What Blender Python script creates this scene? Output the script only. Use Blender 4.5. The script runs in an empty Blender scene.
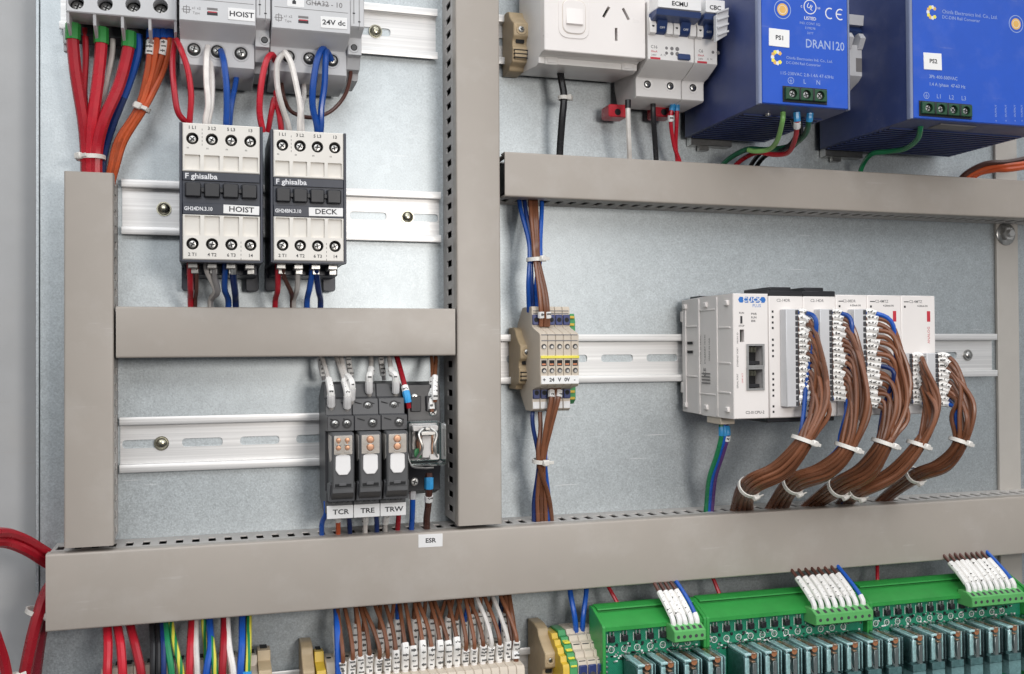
import bpy, bmesh, math, random
from mathutils import Vector, Matrix
from mathutils.geometry import tessellate_polygon

# Everything is written in millimetres: x to the right along the panel, z up,
# d = distance in front of the mounting plate.  One Blender unit is a metre.
S = 0.001
random.seed(11)
scene = bpy.context.scene
COL = scene.collection

# ------------------------------------------------------------------ camera
CAM_D, YAW, PITCH, ROLL, FPX = 679.09, 0.29500, 0.01345, -0.00600, 1000.0
_cy, _sy, _cp, _sp = math.cos(0.2950), math.sin(0.2950), math.cos(PITCH), math.sin(PITCH)
_fw = Vector((_sy * _cp, _cy * _cp, _sp))
_r0 = Vector((_cy, -_sy, 0))
_u0 = _r0.cross(_fw)
_r = math.cos(ROLL) * _r0 + math.sin(ROLL) * _u0
_u = -math.sin(ROLL) * _r0 + math.cos(ROLL) * _u0


def U(px, py, d):
    """where the panel point measured at a photo pixel lies, at its own distance d (mm) from the plate"""
    v = _fw * FPX + _r * (px - 512) - _u * (py - 337)
    t = (CAM_D - d) / v[1]
    return v[0] * t, v[2] * t


def UX(px, py, d): return U(px, py, d)[0]
def UZ(px, py, d): return U(px, py, d)[1]
def P(px, py, d):
    x, z = U(px, py, d)
    return (x, z, d)


cam_data = bpy.data.cameras.new('camera')
cam = bpy.data.objects.new('camera', cam_data)
COL.objects.link(cam)
cam_data.sensor_fit = 'HORIZONTAL'
cam_data.sensor_width = 36
cam_data.lens = FPX / 1024 * 36
cam_data.clip_start = 0.02
cam_data.clip_end = 50
_m = Matrix((_r, _u, -_fw)).transposed().to_4x4()
_m.translation = Vector((0, -CAM_D * S, 0))
cam.matrix_world = _m
scene.camera = cam

# --------------------------------------------------------------- materials
MAT = {}


def _new(name):
    m = bpy.data.materials.new(name)
    m.use_nodes = True
    nt = m.node_tree
    b = nt.nodes['Principled BSDF']
    MAT[name] = m
    return m, nt, b


def _noise(nt, scale, detail=3, rough=.6):
    tc = nt.nodes.new('ShaderNodeTexCoord')
    n = nt.nodes.new('ShaderNodeTexNoise')
    n.inputs['Scale'].default_value = scale
    n.inputs['Detail'].default_value = detail
    n.inputs['Roughness'].default_value = rough
    nt.links.new(tc.outputs['Object'], n.inputs['Vector'])
    return n


def _mix_var(nt, b, rgb, fac_socket, var):
    r = nt.nodes.new('ShaderNodeValToRGB')
    lo = [max(0, c * (1 - var)) for c in rgb]
    hi = [min(1, c * (1 + var)) for c in rgb]
    r.color_ramp.elements[0].position = .3
    r.color_ramp.elements[1].position = .7
    r.color_ramp.elements[0].color = (*lo, 1)
    r.color_ramp.elements[1].color = (*hi, 1)
    nt.links.new(fac_socket, r.inputs['Fac'])
    nt.links.new(r.outputs['Color'], b.inputs['Base Color'])


def plastic(name, rgb, rough=.45, var=.06, scale=120, bump=.03, spec=.5, metallic=0):
    m, nt, b = _new(name)
    n = _noise(nt, scale)
    _mix_var(nt, b, rgb, n.outputs['Fac'], var)
    n2 = _noise(nt, 45, 4)
    mr = nt.nodes.new('ShaderNodeMapRange')
    mr.inputs['To Min'].default_value = max(.05, rough - .1)
    mr.inputs['To Max'].default_value = min(1, rough + .12)
    nt.links.new(n2.outputs['Fac'], mr.inputs['Value'])
    nt.links.new(mr.outputs['Result'], b.inputs['Roughness'])
    b.inputs['Specular IOR Level'].default_value = spec
    b.inputs['Metallic'].default_value = metallic
    if bump:
        n3 = _noise(nt, 1400, 2)
        bp = nt.nodes.new('ShaderNodeBump')
        bp.inputs['Strength'].default_value = bump * 4
        bp.inputs['Distance'].default_value = .00015
        nt.links.new(n3.outputs['Fac'], bp.inputs['Height'])
        nt.links.new(bp.outputs['Normal'], b.inputs['Normal'])
    return m


def clear(name, rgb, alpha, rough=.08):
    m, nt, b = _new(name)
    nt.nodes.remove(b)
    out = nt.nodes['Material Output']
    tr = nt.nodes.new('ShaderNodeBsdfTransparent')
    tr.inputs['Color'].default_value = (*rgb, 1)
    gl = nt.nodes.new('ShaderNodeBsdfGlossy')
    gl.inputs['Color'].default_value = (.9, .95, .97, 1)
    gl.inputs['Roughness'].default_value = rough
    fr = nt.nodes.new('ShaderNodeFresnel')
    fr.inputs['IOR'].default_value = 1.22
    ad = nt.nodes.new('ShaderNodeMath')
    ad.operation = 'ADD'
    ad.inputs[1].default_value = alpha
    n = _noise(nt, 500, 2)
    sc = nt.nodes.new('ShaderNodeMath')
    sc.operation = 'MULTIPLY_ADD'
    sc.inputs[1].default_value = .04
    nt.links.new(n.outputs['Fac'], sc.inputs[0])
    nt.links.new(fr.outputs['Fac'], sc.inputs[2])
    nt.links.new(sc.outputs['Value'], ad.inputs[0])
    mx = nt.nodes.new('ShaderNodeMixShader')
    nt.links.new(ad.outputs['Value'], mx.inputs['Fac'])
    nt.links.new(tr.outputs['BSDF'], mx.inputs[1])
    nt.links.new(gl.outputs['BSDF'], mx.inputs[2])
    nt.links.new(mx.outputs['Shader'], out.inputs['Surface'])
    return m


def galvanised():
    m, nt, b = _new('galvanised_sheet')
    tc = nt.nodes.new('ShaderNodeTexCoord')
    vo = nt.nodes.new('ShaderNodeTexVoronoi')
    vo.inputs['Scale'].default_value = 1000
    vo.inputs['Randomness'].default_value = 1
    nt.links.new(tc.outputs['Object'], vo.inputs['Vector'])
    big = _noise(nt, 9, 5, .62)
    fine = _noise(nt, 900, 3, .7)
    hs = nt.nodes.new('ShaderNodeSeparateColor')
    nt.links.new(vo.outputs['Color'], hs.inputs['Color'])
    a = nt.nodes.new('ShaderNodeMath'); a.operation = 'MULTIPLY_ADD'
    a.inputs[1].default_value = .22
    nt.links.new(hs.outputs['Red'], a.inputs[0]); nt.links.new(fine.outputs['Fac'], a.inputs[2])
    a2 = nt.nodes.new('ShaderNodeMath'); a2.operation = 'MULTIPLY_ADD'
    a2.inputs[1].default_value = .30
    nt.links.new(big.outputs['Fac'], a2.inputs[0]); nt.links.new(a.outputs['Value'], a2.inputs[2])
    r = nt.nodes.new('ShaderNodeValToRGB')
    r.color_ramp.elements[0].position = .48
    r.color_ramp.elements[1].position = 1.1 / 1.1
    r.color_ramp.elements[0].color = (.43, .466, .482, 1)
    r.color_ramp.elements[1].color = (.645, .692, .712, 1)
    nt.links.new(a2.outputs['Value'], r.inputs['Fac'])
    # larger zinc crystals and a few bright scratches
    v2 = nt.nodes.new('ShaderNodeTexVoronoi'); v2.inputs['Scale'].default_value = 150
    nt.links.new(tc.outputs['Object'], v2.inputs['Vector'])
    s2 = nt.nodes.new('ShaderNodeSeparateColor'); nt.links.new(v2.outputs['Color'], s2.inputs['Color'])
    m2 = nt.nodes.new('ShaderNodeMapRange'); m2.inputs['To Min'].default_value = .965; m2.inputs['To Max'].default_value = 1.03
    nt.links.new(s2.outputs['Green'], m2.inputs['Value'])
    hv = nt.nodes.new('ShaderNodeHueSaturation')
    nt.links.new(m2.outputs['Result'], hv.inputs['Value']); nt.links.new(r.outputs['Color'], hv.inputs['Color'])
    mp = nt.nodes.new('ShaderNodeMapping'); mp.inputs['Scale'].default_value = (22, 1, 900); mp.inputs['Rotation'].default_value = (0, .12, 0)
    sn = nt.nodes.new('ShaderNodeTexNoise'); sn.inputs['Scale'].default_value = 1; sn.inputs['Detail'].default_value = 1
    nt.links.new(tc.outputs['Object'], mp.inputs['Vector']); nt.links.new(mp.outputs['Vector'], sn.inputs['Vector'])
    sm = nt.nodes.new('ShaderNodeMapRange'); sm.inputs['From Min'].default_value = .74; sm.inputs['From Max'].default_value = .80
    nt.links.new(sn.outputs['Fac'], sm.inputs['Value'])
    sx = nt.nodes.new('ShaderNodeMix'); sx.data_type = 'RGBA'
    nt.links.new(sm.outputs['Result'], sx.inputs['Factor']); nt.links.new(hv.outputs['Color'], sx.inputs['A'])
    sx.inputs['B'].default_value = (.85, .86, .87, 1)
    nt.links.new(sx.outputs['Result'], b.inputs['Base Color'])
    mr = nt.nodes.new('ShaderNodeMapRange')
    mr.inputs['From Min'].default_value = .3; mr.inputs['From Max'].default_value = .8
    mr.inputs['To Min'].default_value = .42; mr.inputs['To Max'].default_value = .54
    nt.links.new(a.outputs['Value'], mr.inputs['Value'])
    nt.links.new(mr.outputs['Result'], b.inputs['Roughness'])
    b.inputs['Metallic'].default_value = .90
    bp = nt.nodes.new('ShaderNodeBump')
    bp.inputs['Strength'].default_value = .25
    bp.inputs['Distance'].default_value = .0002
    nt.links.new(a.outputs['Value'], bp.inputs['Height'])
    nt.links.new(bp.outputs['Normal'], b.inputs['Normal'])


def brushed(name, rgb, rough=.35, stretch=(4, 300, 900), metallic=.85):
    m, nt, b = _new(name)
    tc = nt.nodes.new('ShaderNodeTexCoord')
    mp = nt.nodes.new('ShaderNodeMapping')
    mp.inputs['Scale'].default_value = stretch
    n = nt.nodes.new('ShaderNodeTexNoise')
    n.inputs['Scale'].default_value = 1
    n.inputs['Detail'].default_value = 4
    nt.links.new(tc.outputs['Object'], mp.inputs['Vector'])
    nt.links.new(mp.outputs['Vector'], n.inputs['Vector'])
    _mix_var(nt, b, rgb, n.outputs['Fac'], .15)
    b.inputs['Metallic'].default_value = metallic
    b.inputs['Roughness'].default_value = rough
    bp = nt.nodes.new('ShaderNodeBump')
    bp.inputs['Strength'].default_value = .1
    bp.inputs['Distance'].default_value = .0002
    nt.links.new(n.outputs['Fac'], bp.inputs['Height'])
    nt.links.new(bp.outputs['Normal'], b.inputs['Normal'])


def circuit_board():
    m, nt, b = _new('circuit_board')
    tc = nt.nodes.new('ShaderNodeTexCoord')
    br = nt.nodes.new('ShaderNodeTexBrick')
    br.inputs['Scale'].default_value = 330
    br.inputs['Color1'].default_value = (.01, .13, .075, 1)
    br.inputs['Color2'].default_value = (.016, .19, .105, 1)
    br.inputs['Mortar'].default_value = (.03, .30, .17, 1)
    br.inputs['Mortar Size'].default_value = .05
    mp = nt.nodes.new('ShaderNodeMapping')
    mp.inputs['Rotation'].default_value = (math.radians(90), 0, 0)
    nt.links.new(tc.outputs['Object'], mp.inputs['Vector'])
    nt.links.new(mp.outputs['Vector'], br.inputs['Vector'])
    nt.links.new(br.outputs['Color'], b.inputs['Base Color'])
    b.inputs['Roughness'].default_value = .3


galvanised()
circuit_board()
brushed('rail_zinc', (.84, .83, .82), .46, metallic=.6)
plastic('duct_grey', (.425, .380, .335), .42, .025, 30, .03)
plastic('duct_base', (.13, .122, .115), .5, .03, 30, .03)  # shade inside the ducts put into the colour, so slots look dark
plastic('duct_wall', (.62, .59, .56), .5, .03, 30, .03)
plastic('cabinet_paint', (.54, .545, .55), .4, .03, 40, .05)
plastic('frame_grey', (.50, .47, .43), .45, .03, 40, .03)
plastic('breaker_grey', (.60, .60, .61), .4, .03, 60)
plastic('breaker_white', (.78, .755, .73), .38, .03, 60)
plastic('outlet_white', (.86, .81, .78), .3, .015, 40, .01)
plastic('contactor_cream', (.76, .725, .67), .4, .03, 60)
plastic('controller_white', (.82, .775, .745), .38, .02, 40)
plastic('black', (.014, .014, .017), .4, .1, 80)
plastic('slate', (.028, .033, .05), .38, .1, 80)
plastic('charcoal', (.085, .086, .09), .45, .1, 80)
plastic('dark_hole', (.008, .008, .009), .7, .1, 80, 0)
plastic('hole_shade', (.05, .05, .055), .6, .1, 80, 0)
plastic('ink', (.025, .025, .03), .6, .1, 80, 0)
plastic('ink_soft', (.20, .19, .19), .6, .1, 80, 0)
plastic('ink_red', (.55, .03, .05), .5, .1, 80, 0)
plastic('ink_pale', (.33, .42, .68), .5, .05, 80, 0)
plastic('ink_white', (.75, .75, .77), .5, .05, 80, 0)
plastic('ink_gold', (.75, .45, .12), .5, .1, 80, 0)
plastic('ink_blue', (.02, .16, .52), .5, .1, 80, 0)
plastic('label_white', (.86, .85, .84), .35, .02, 60, 0)
plastic('sleeve_white', (.88, .86, .83), .4, .05, 300)
plastic('tie_white', (.78, .75, .70), .35, .04, 80)
plastic('end_beige', (.50, .385, .24), .5, .08, 120)
plastic('terminal_grey', (.60, .52, .425), .45, .05, 90)
plastic('terminal_navy', (.03, .045, .16), .35, .1, 90)
plastic('terminal_yellow', (.68, .46, .05), .4, .08, 90)
plastic('stripe_yellow', (.85, .74, .08), .4, .05, 90)
plastic('terminal_green', (.05, .30, .10), .4, .08, 90)
plastic('supply_blue', (.010, .086, .53), .42, .04, 50)
plastic('supply_navy', (.036, .055, .165), .42, .08, 50)
plastic('supply_edge', (.20, .235, .36), .4, .05, 60)
plastic('carrier_green', (.035, .30, .06), .36, .07, 90)
plastic('plug_green', (.12, .43, .13), .36, .06, 90)
plastic('toggle_navy', (.025, .05, .15), .3, .05, 90)
plastic('relay_grey', (.068, .068, .072), .4, .08, 90)
plastic('lever_grey', (.10, .10, .105), .4, .06, 90)
plastic('flag_white', (.85, .83, .82), .35, .02, 90)
plastic('frost_teal', (.52, .74, .74), .3, .2, 500)
plastic('supply_green', (.012, .065, .028), .4, .08, 90)
plastic('window_grey', (.64, .60, .55), .4, .1, 300)
plastic('copper', (.74, .42, .27), .3, .15, 900, .02, metallic=.6)
plastic('print_grey', (.09, .088, .085), .6, .2, 300, 0)
plastic('coil_orange', (.60, .22, .10), .35, .2, 900)
plastic('steel', (.42, .415, .40), .3, .1, 400, .02, metallic=1)
plastic('brass', (.50, .475, .37), .25, .12, 400, .02, metallic=1)
plastic('tin', (.58, .575, .56), .3, .06, 400, .02, metallic=.8)
plastic('resin_teal', (.15, .27, .275), .25, .25, 300)
clear('clear_case', (.985, .975, .965), .015)
clear('smoke_case', (.90, .96, .96), .06, .12)
WC = {'red': (.47, .016, .03), 'darkred': (.22, .018, .03), 'orange': (.56, .105, .035), 'brown': (.185, .072, .036),
      'darkbrown': (.10, .04, .03), 'blue': (.012, .085, .40), 'navy': (.01, .03, .14), 'white': (.72, .68, .64),
      'black': (.018, .018, .02), 'green': (.02, .22, .09), 'darkgreen': (.015, .10, .05), 'lime': (.20, .42, .12),
      'yellow': (.62, .56, .08), 'grey': (.27, .26, .26), 'cyan': (.04, .30, .62), 'purple': (.12, .05, .2)}
for k, c in WC.items():
    m_ = plastic('wire_' + k, c, .28, .10, 160, .03)
    nt_ = m_.node_tree
    b_ = nt_.nodes['Principled BSDF']
    src = b_.inputs['Base Color'].links[0].from_socket
    oi = nt_.nodes.new('ShaderNodeObjectInfo')
    hsv = nt_.nodes.new('ShaderNodeHueSaturation')
    mv = nt_.nodes.new('ShaderNodeMapRange')
    mv.inputs['To Min'].default_value = .72
    mv.inputs['To Max'].default_value = 1.3
    nt_.links.new(oi.outputs['Random'], mv.inputs['Value'])
    nt_.links.new(mv.outputs['Result'], hsv.inputs['Value'])
    nt_.links.new(src, hsv.inputs['Color'])
    nt_.links.new(hsv.outputs['Color'], b_.inputs['Base Color'])


def striped_wire():
    m, nt, b = _new('wire_greenyellow')
    b.inputs['Base Color'].default_value = (.5, .5, .1, 1)
    b.inputs['Roughness'].default_value = .35
    tc = nt.nodes.new('ShaderNodeTexCoord')
    wv = nt.nodes.new('ShaderNodeTexWave')
    wv.bands_direction = 'X'
    wv.inputs['Scale'].default_value = 95
    wv.inputs['Distortion'].default_value = 1
    nt.links.new(tc.outputs['Object'], wv.inputs['Vector'])
    r = nt.nodes.new('ShaderNodeValToRGB')
    r.color_ramp.interpolation = 'CONSTANT'
    r.color_ramp.elements[0].color = (.02, .24, .07, 1)
    r.color_ramp.elements[1].color = (.72, .66, .08, 1)
    r.color_ramp.elements[1].position = .5
    nt.links.new(wv.outputs['Fac'], r.inputs['Fac'])
    nt.links.new(r.outputs['Color'], b.inputs['Base Color'])


striped_wire()


def scuff(name, scale=26, amount=.10, tone=(.62, .60, .57)):
    """rubbed patches and fine scratches worn into a plastic surface"""
    m = MAT[name]; nt = m.node_tree; b = nt.nodes['Principled BSDF']
    src = b.inputs['Base Color'].links[0].from_socket
    tc = nt.nodes.new('ShaderNodeTexCoord')
    mp = nt.nodes.new('ShaderNodeMapping')
    mp.inputs['Scale'].default_value = (30, 500, 420)
    mp.inputs['Rotation'].default_value = (.2, .5, .3)
    n1 = nt.nodes.new('ShaderNodeTexNoise'); n1.inputs['Scale'].default_value = 1; n1.inputs['Detail'].default_value = 2
    nt.links.new(tc.outputs['Object'], mp.inputs['Vector']); nt.links.new(mp.outputs['Vector'], n1.inputs['Vector'])
    n2 = _noise(nt, scale, 5, .6)
    r1 = nt.nodes.new('ShaderNodeMapRange'); r1.inputs['From Min'].default_value = .66; r1.inputs['From Max'].default_value = .74
    nt.links.new(n1.outputs['Fac'], r1.inputs['Value'])
    r2 = nt.nodes.new('ShaderNodeMapRange'); r2.inputs['From Min'].default_value = .52; r2.inputs['From Max'].default_value = .75
    nt.links.new(n2.outputs['Fac'], r2.inputs['Value'])
    mu = nt.nodes.new('ShaderNodeMath'); mu.operation = 'MULTIPLY'
    nt.links.new(r1.outputs['Result'], mu.inputs[0]); nt.links.new(r2.outputs['Result'], mu.inputs[1])
    ad = nt.nodes.new('ShaderNodeMath'); ad.operation = 'MULTIPLY_ADD'; ad.inputs[1].default_value = .35
    nt.links.new(r2.outputs['Result'], ad.inputs[0]); nt.links.new(mu.outputs['Value'], ad.inputs[2])
    sc = nt.nodes.new('ShaderNodeMath'); sc.operation = 'MULTIPLY'; sc.inputs[1].default_value = amount * 3; sc.use_clamp = True
    nt.links.new(ad.outputs['Value'], sc.inputs[0])
    mx = nt.nodes.new('ShaderNodeMix'); mx.data_type = 'RGBA'
    nt.links.new(sc.outputs['Value'], mx.inputs['Factor'])
    nt.links.new(src, mx.inputs['A'])
    mx.inputs['B'].default_value = (*tone, 1)
    nt.links.new(mx.outputs['Result'], b.inputs['Base Color'])


for k_ in ('duct_grey', 'cabinet_paint', 'frame_grey'): scuff(k_, 26, .22); scuff(k_, 9, .07, (.30, .265, .235))
for k_ in ('supply_blue', 'supply_navy'): scuff(k_, 40, .05)
scuff('charcoal', 60, .03)


# -------------------------------------------------------------- mesh maker
def area2(p):
    return sum(p[i][0] * p[(i + 1) % len(p)][1] - p[(i + 1) % len(p)][0] * p[i][1] for i in range(len(p)))


def inset(p, c):
    n = len(p)
    sg = 1 if area2(p) > 0 else -1
    out = []
    for i in range(n):
        a, b, q = Vector(p[i - 1]), Vector(p[i]), Vector(p[(i + 1) % n])
        e1, e2 = (b - a), (q - b)
        if e1.length < 1e-9 or e2.length < 1e-9:
            out.append(tuple(b)); continue
        e1.normalize(); e2.normalize()
        n1 = Vector((-e1[1], e1[0])) * sg
        n2 = Vector((-e2[1], e2[0])) * sg
        k = max(.35, 1 + n1.dot(n2))
        out.append(tuple(b + (n1 + n2) * (c / k)))
    return out


def rp(p, r, n=3):
    """round the corners of a polygon"""
    out = []
    m = len(p)
    for i in range(m):
        a, b, q = Vector(p[i - 1]), Vector(p[i]), Vector(p[(i + 1) % m])
        ra = min(r, (a - b).length * .45, (q - b).length * .45)
        s = b + (a - b).normalized() * ra
        e = b + (q - b).normalized() * ra
        for k in range(n + 1):
            t = k / n
            out.append(tuple(s * (1 - t) ** 2 + b * 2 * t * (1 - t) + e * t * t))
    return out


def rect(a0, a1, b0, b1): return [(a0, b0), (a1, b0), (a1, b1), (a0, b1)]
def rrect(a0, a1, b0, b1, r, n=3): return rp(rect(a0, a1, b0, b1), r, n)
def circ(a, b, r, n=14): return [(a + r * math.cos(2 * math.pi * k / n), b + r * math.sin(2 * math.pi * k / n)) for k in range(n)]


_txt = {}


def text_mesh(s, size, bold=0, align='CENTER'):
    key = (s, size, bold, align)
    if key not in _txt:
        cu = bpy.data.curves.new('lettering', 'FONT')
        cu.body = s
        cu.size = size
        cu.align_x = align
        cu.align_y = 'CENTER'
        cu.resolution_u = 2
        cu.offset = bold
        ob = bpy.data.objects.new('lettering', cu)
        me = bpy.data.meshes.new_from_object(ob)
        vs = [tuple(v.co) for v in me.vertices]
        fs = [tuple(p.vertices) for p in me.polygons]
        bpy.data.objects.remove(ob)
        bpy.data.meshes.remove(me)
        bpy.data.curves.remove(cu)
        _txt[key] = (vs, fs)
    return _txt[key]


def askew(x, z, a):
    """a sticker put on slightly crooked"""
    c = Vector((x, 0, z))
    return Matrix.Translation(c) @ Matrix.Rotation(a, 4, 'Y') @ Matrix.Translation(-c)


class MB:
    def __init__(s, mat):
        s.v, s.f, s.fm, s.mats, s.cur, s.T = [], [], [], [], 0, None
        s.m(mat)

    def m(s, mat):
        if mat not in s.mats:
            s.mats.append(mat)
        s.cur = s.mats.index(mat)
        return s

    def V(s, x, z, d):
        p = Vector((x, -d, z))
        if s.T is not None:
            p = s.T @ p
        s.v.append(tuple(p))
        return len(s.v) - 1

    def F(s, *i):
        s.f.append(tuple(i))
        s.fm.append(s.cur)

    def A(s, axis, a, u, w):
        if axis == 'x': return s.V(a, w, u)      # poly is (d, z)
        if axis == 'd': return s.V(u, w, a)      # poly is (x, z)
        return s.V(u, a, w)                      # 'z': poly is (x, d)

    def extr(s, poly, axis, a0, a1, c=0, holes=()):
        """a polygon pushed along an axis, with chamfered ends and through holes"""
        if a1 < a0: a0, a1 = a1, a0
        if holes:
            loops = [poly] + list(holes)
            tri = tessellate_polygon([[Vector((p[0], p[1], 0)) for p in l] for l in loops])
            flat = [p for l in loops for p in l]
            lo = [s.A(axis, a0, *p) for p in flat]
            hi = [s.A(axis, a1, *p) for p in flat]
            for t in tri:
                s.F(*[hi[i] for i in t]); s.F(*[lo[i] for i in reversed(t)])
            k = 0
            for l in loops:
                n = len(l)
                for i in range(n):
                    j = (i + 1) % n
                    s.F(lo[k + i], lo[k + j], hi[k + j], hi[k + i])
                k += n
            return s
        rings = [(a0, poly), (a1, poly)]
        if c:
            q = inset(poly, c)
            rings = [(a0, q), (a0 + c, poly), (a1 - c, poly), (a1, q)]
        idx = [[s.A(axis, a, *p) for p in pl] for a, pl in rings]
        n = len(poly)
        for r0, r1 in zip(idx, idx[1:]):
            for i in range(n):
                j = (i + 1) % n
                s.F(r0[i], r0[j], r1[j], r1[i])
        s.F(*reversed(idx[0])); s.F(*idx[-1])
        return s

    def box(s, x0, x1, z0, z1, d0, d1, c=.25):
        lo, hi = (min(x0, x1), min(z0, z1), min(d0, d1)), (max(x0, x1), max(z0, z1), max(d0, d1))
        c = min(c, *[(h - l) * .4 for l, h in zip(lo, hi)])
        W = {}
        for sx in (0, 1):
            for sz in (0, 1):
                for sd in (0, 1):
                    sg = (sx, sz, sd)
                    for a in range(3):
                        q = []
                        for k in range(3):
                            e = hi[k] if sg[k] else lo[k]
                            if k != a: e += -c if sg[k] else c
                            q.append(e)
                        W[sg, a] = s.V(*q)
        for a in range(3):
            b, e = (a + 1) % 3, (a + 2) % 3
            for k in (0, 1):
                q = []
                for (i, j) in ((0, 0), (1, 0), (1, 1), (0, 1)):
                    g = [0, 0, 0]; g[a] = k; g[b] = i; g[e] = j
                    q.append(W[tuple(g), a])
                s.F(*q)
            for i in (0, 1):
                for j in (0, 1):
                    g0 = [0, 0, 0]; g0[b] = i; g0[e] = j
                    g1 = list(g0); g1[a] = 1
                    s.F(W[tuple(g0), b], W[tuple(g1), b], W[tuple(g1), e], W[tuple(g0), e])
        for sx in (0, 1):
            for sz in (0, 1):
                for sd in (0, 1):
                    s.F(*[W[(sx, sz, sd), a] for a in range(3)])
        return s

    def blind(s, poly, d0, d1, holes, c=.3):
        """a block whose front (at d1) has recesses: holes = (polygon, depth, floor material)"""
        body = s.cur
        front = inset(poly, c)
        loops = [front] + [h[0] for h in holes]
        tri = tessellate_polygon([[Vector((p[0], p[1], 0)) for p in l] for l in loops])
        flat = [p for l in loops for p in l]
        hi = [s.A('d', d1, *p) for p in flat]
        for t in tri: s.F(*[hi[i] for i in t])
        n = len(poly)
        mid = [s.A('d', d1 - c, *p) for p in poly]
        lo = [s.A('d', d0, *p) for p in poly]
        for i in range(n):
            j = (i + 1) % n
            s.F(mid[i], mid[j], hi[j], hi[i]); s.F(lo[i], lo[j], mid[j], mid[i])
        s.F(*reversed(lo))
        k = n
        for pl, dep, fl in holes:
            m = len(pl)
            fi = [s.A('d', d1 - dep, *p) for p in pl]
            s.cur = body
            for i in range(m):
                j = (i + 1) % m
                s.F(hi[k + i], hi[k + j], fi[j], fi[i])
            if fl: s.m(fl)
            s.F(*fi)
            s.cur = body
            k += m
        return s

    def lathe(s, x, z, d, prof, axis='d', n=16):
        """turned shape: prof = (radius, height along the axis)"""
        rings = []
        for r, h in prof:
            ring = []
            if r < 1e-6:
                ring = [s._lp(axis, x, z, d, 0, 0, h)]
            else:
                for k in range(n):
                    t = 2 * math.pi * k / n
                    ring.append(s._lp(axis, x, z, d, r * math.cos(t), r * math.sin(t), h))
            rings.append(ring)
        for a, b in zip(rings, rings[1:]):
            for i in range(n):
                j = (i + 1) % n
                if len(a) == 1 and len(b) == 1: continue
                if len(a) == 1: s.F(a[0], b[i], b[j])
                elif len(b) == 1: s.F(a[i], a[j], b[0])
                else: s.F(a[i], a[j], b[j], b[i])
        if len(rings[0]) > 1: s.F(*reversed(rings[0]))
        if len(rings[-1]) > 1: s.F(*rings[-1])
        return s

    def _lp(s, axis, x, z, d, a, b, h):
        if axis == 'd': return s.V(x + a, z + b, d + h)
        if axis == 'x': return s.V(x + h, z + a, d + b)
        return s.V(x + a, z + h, d + b)

    def tube(s, pts, r, n=8, sub=6, cap=True, r1=None):
        P_ = smooth_path(pts, sub)
        m = len(P_)
        tan = []
        for i in range(m):
            a, b = P_[max(0, i - 1)], P_[min(m - 1, i + 1)]
            tan.append((b - a).normalized())
        ref = Vector((0, 0, 1)) if abs(tan[0][2]) < .8 else Vector((1, 0, 0))
        nn = tan[0].cross(ref).normalized()
        rings = []
        for i in range(m):
            if i:
                nn = (nn - tan[i] * nn.dot(tan[i]))
                nn.normalize()
            bb = tan[i].cross(nn)
            rr = r if r1 is None else r + (r1 - r) * i / (m - 1)
            ring = []
            for k in range(n):
                t = 2 * math.pi * k / n
                q = P_[i] + (nn * math.cos(t) + bb * math.sin(t)) * rr
                ring.append(s.V(q[0], q[1], q[2]))
            rings.append(ring)
        for a, b in zip(rings, rings[1:]):
            for i in range(n):
                j = (i + 1) % n
                s.F(a[i], a[j], b[j], b[i])
        if cap:
            s.F(*reversed(rings[0])); s.F(*rings[-1])
        return s

    def screw(s, x, z, d, r, head='steel', cross='dark_hole', h=.8, rot=.4):
        s.m(head).lathe(x, z, d, [(r, 0), (r, h * .4), (r * .75, h * .9), (0, h)], n=12)
        keep, s.T = s.T, None
        R = Matrix.Rotation(rot, 4, 'Y')
        base = Matrix.Translation(Vector((x, -d, z)))
        s.T = (keep @ base @ R) if keep is not None else base @ R
        s.m(cross)
        s.box(-r * .62, r * .62, -r * .13, r * .13, h * .5, h * 1.06, 0)
        s.box(-r * .13, r * .13, -r * .62, r * .62, h * .5, h * 1.07, 0)
        s.T = keep
        return s

    def text(s, t, x, z, d, size, mat='ink', bold=0, align='CENTER', sx=1, rot=0, face='front'):
        vs, fs = text_mesh(t, size, bold, align)
        s.m(mat)
        k = len(s.v)
        c, q = math.cos(rot), math.sin(rot)
        for v in vs:
            a, b = v[0] * sx, v[1]
            a, b = a * c - b * q, a * q + b * c
            if face == 'front': s.V(x + a, z + b, d + .06)
            else: s.V(x - .06, z + b, d + a)     # on a face that looks to the left
        for f in fs: s.F(*[k + i for i in f])
        return s

    def flat(s, poly, d, t=.08):
        return s.extr(poly, 'd', d - .3, d + t)

    def build(s, name, parent=None, origin=None, smooth=40):
        me = bpy.data.meshes.new(name)
        if parent is not None:
            o = world_of(parent)
            origin = o
        elif origin is None:
            xs, ys, zs = zip(*s.v)
            origin = Vector(((min(xs) + max(xs)) / 2, max(ys), min(zs)))
        else:
            origin = Vector((origin[0], -origin[2], origin[1]))
        me.from_pydata([((v[0] - origin[0]) * S, (v[1] - origin[1]) * S, (v[2] - origin[2]) * S) for v in s.v], [], s.f)
        for k in s.mats: me.materials.append(MAT[k])
        me.polygons.foreach_set('material_index', s.fm)
        bm = bmesh.new(); bm.from_mesh(me)
        bmesh.ops.recalc_face_normals(bm, faces=bm.faces)
        bm.to_mesh(me); bm.free()
        me.shade_smooth()
        me.set_sharp_from_angle(angle=math.radians(smooth))
        ob = bpy.data.objects.new(name, me)
        COL.objects.link(ob)
        if parent is not None: ob.parent = parent
        else: ob.location = origin * S
        return ob


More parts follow.
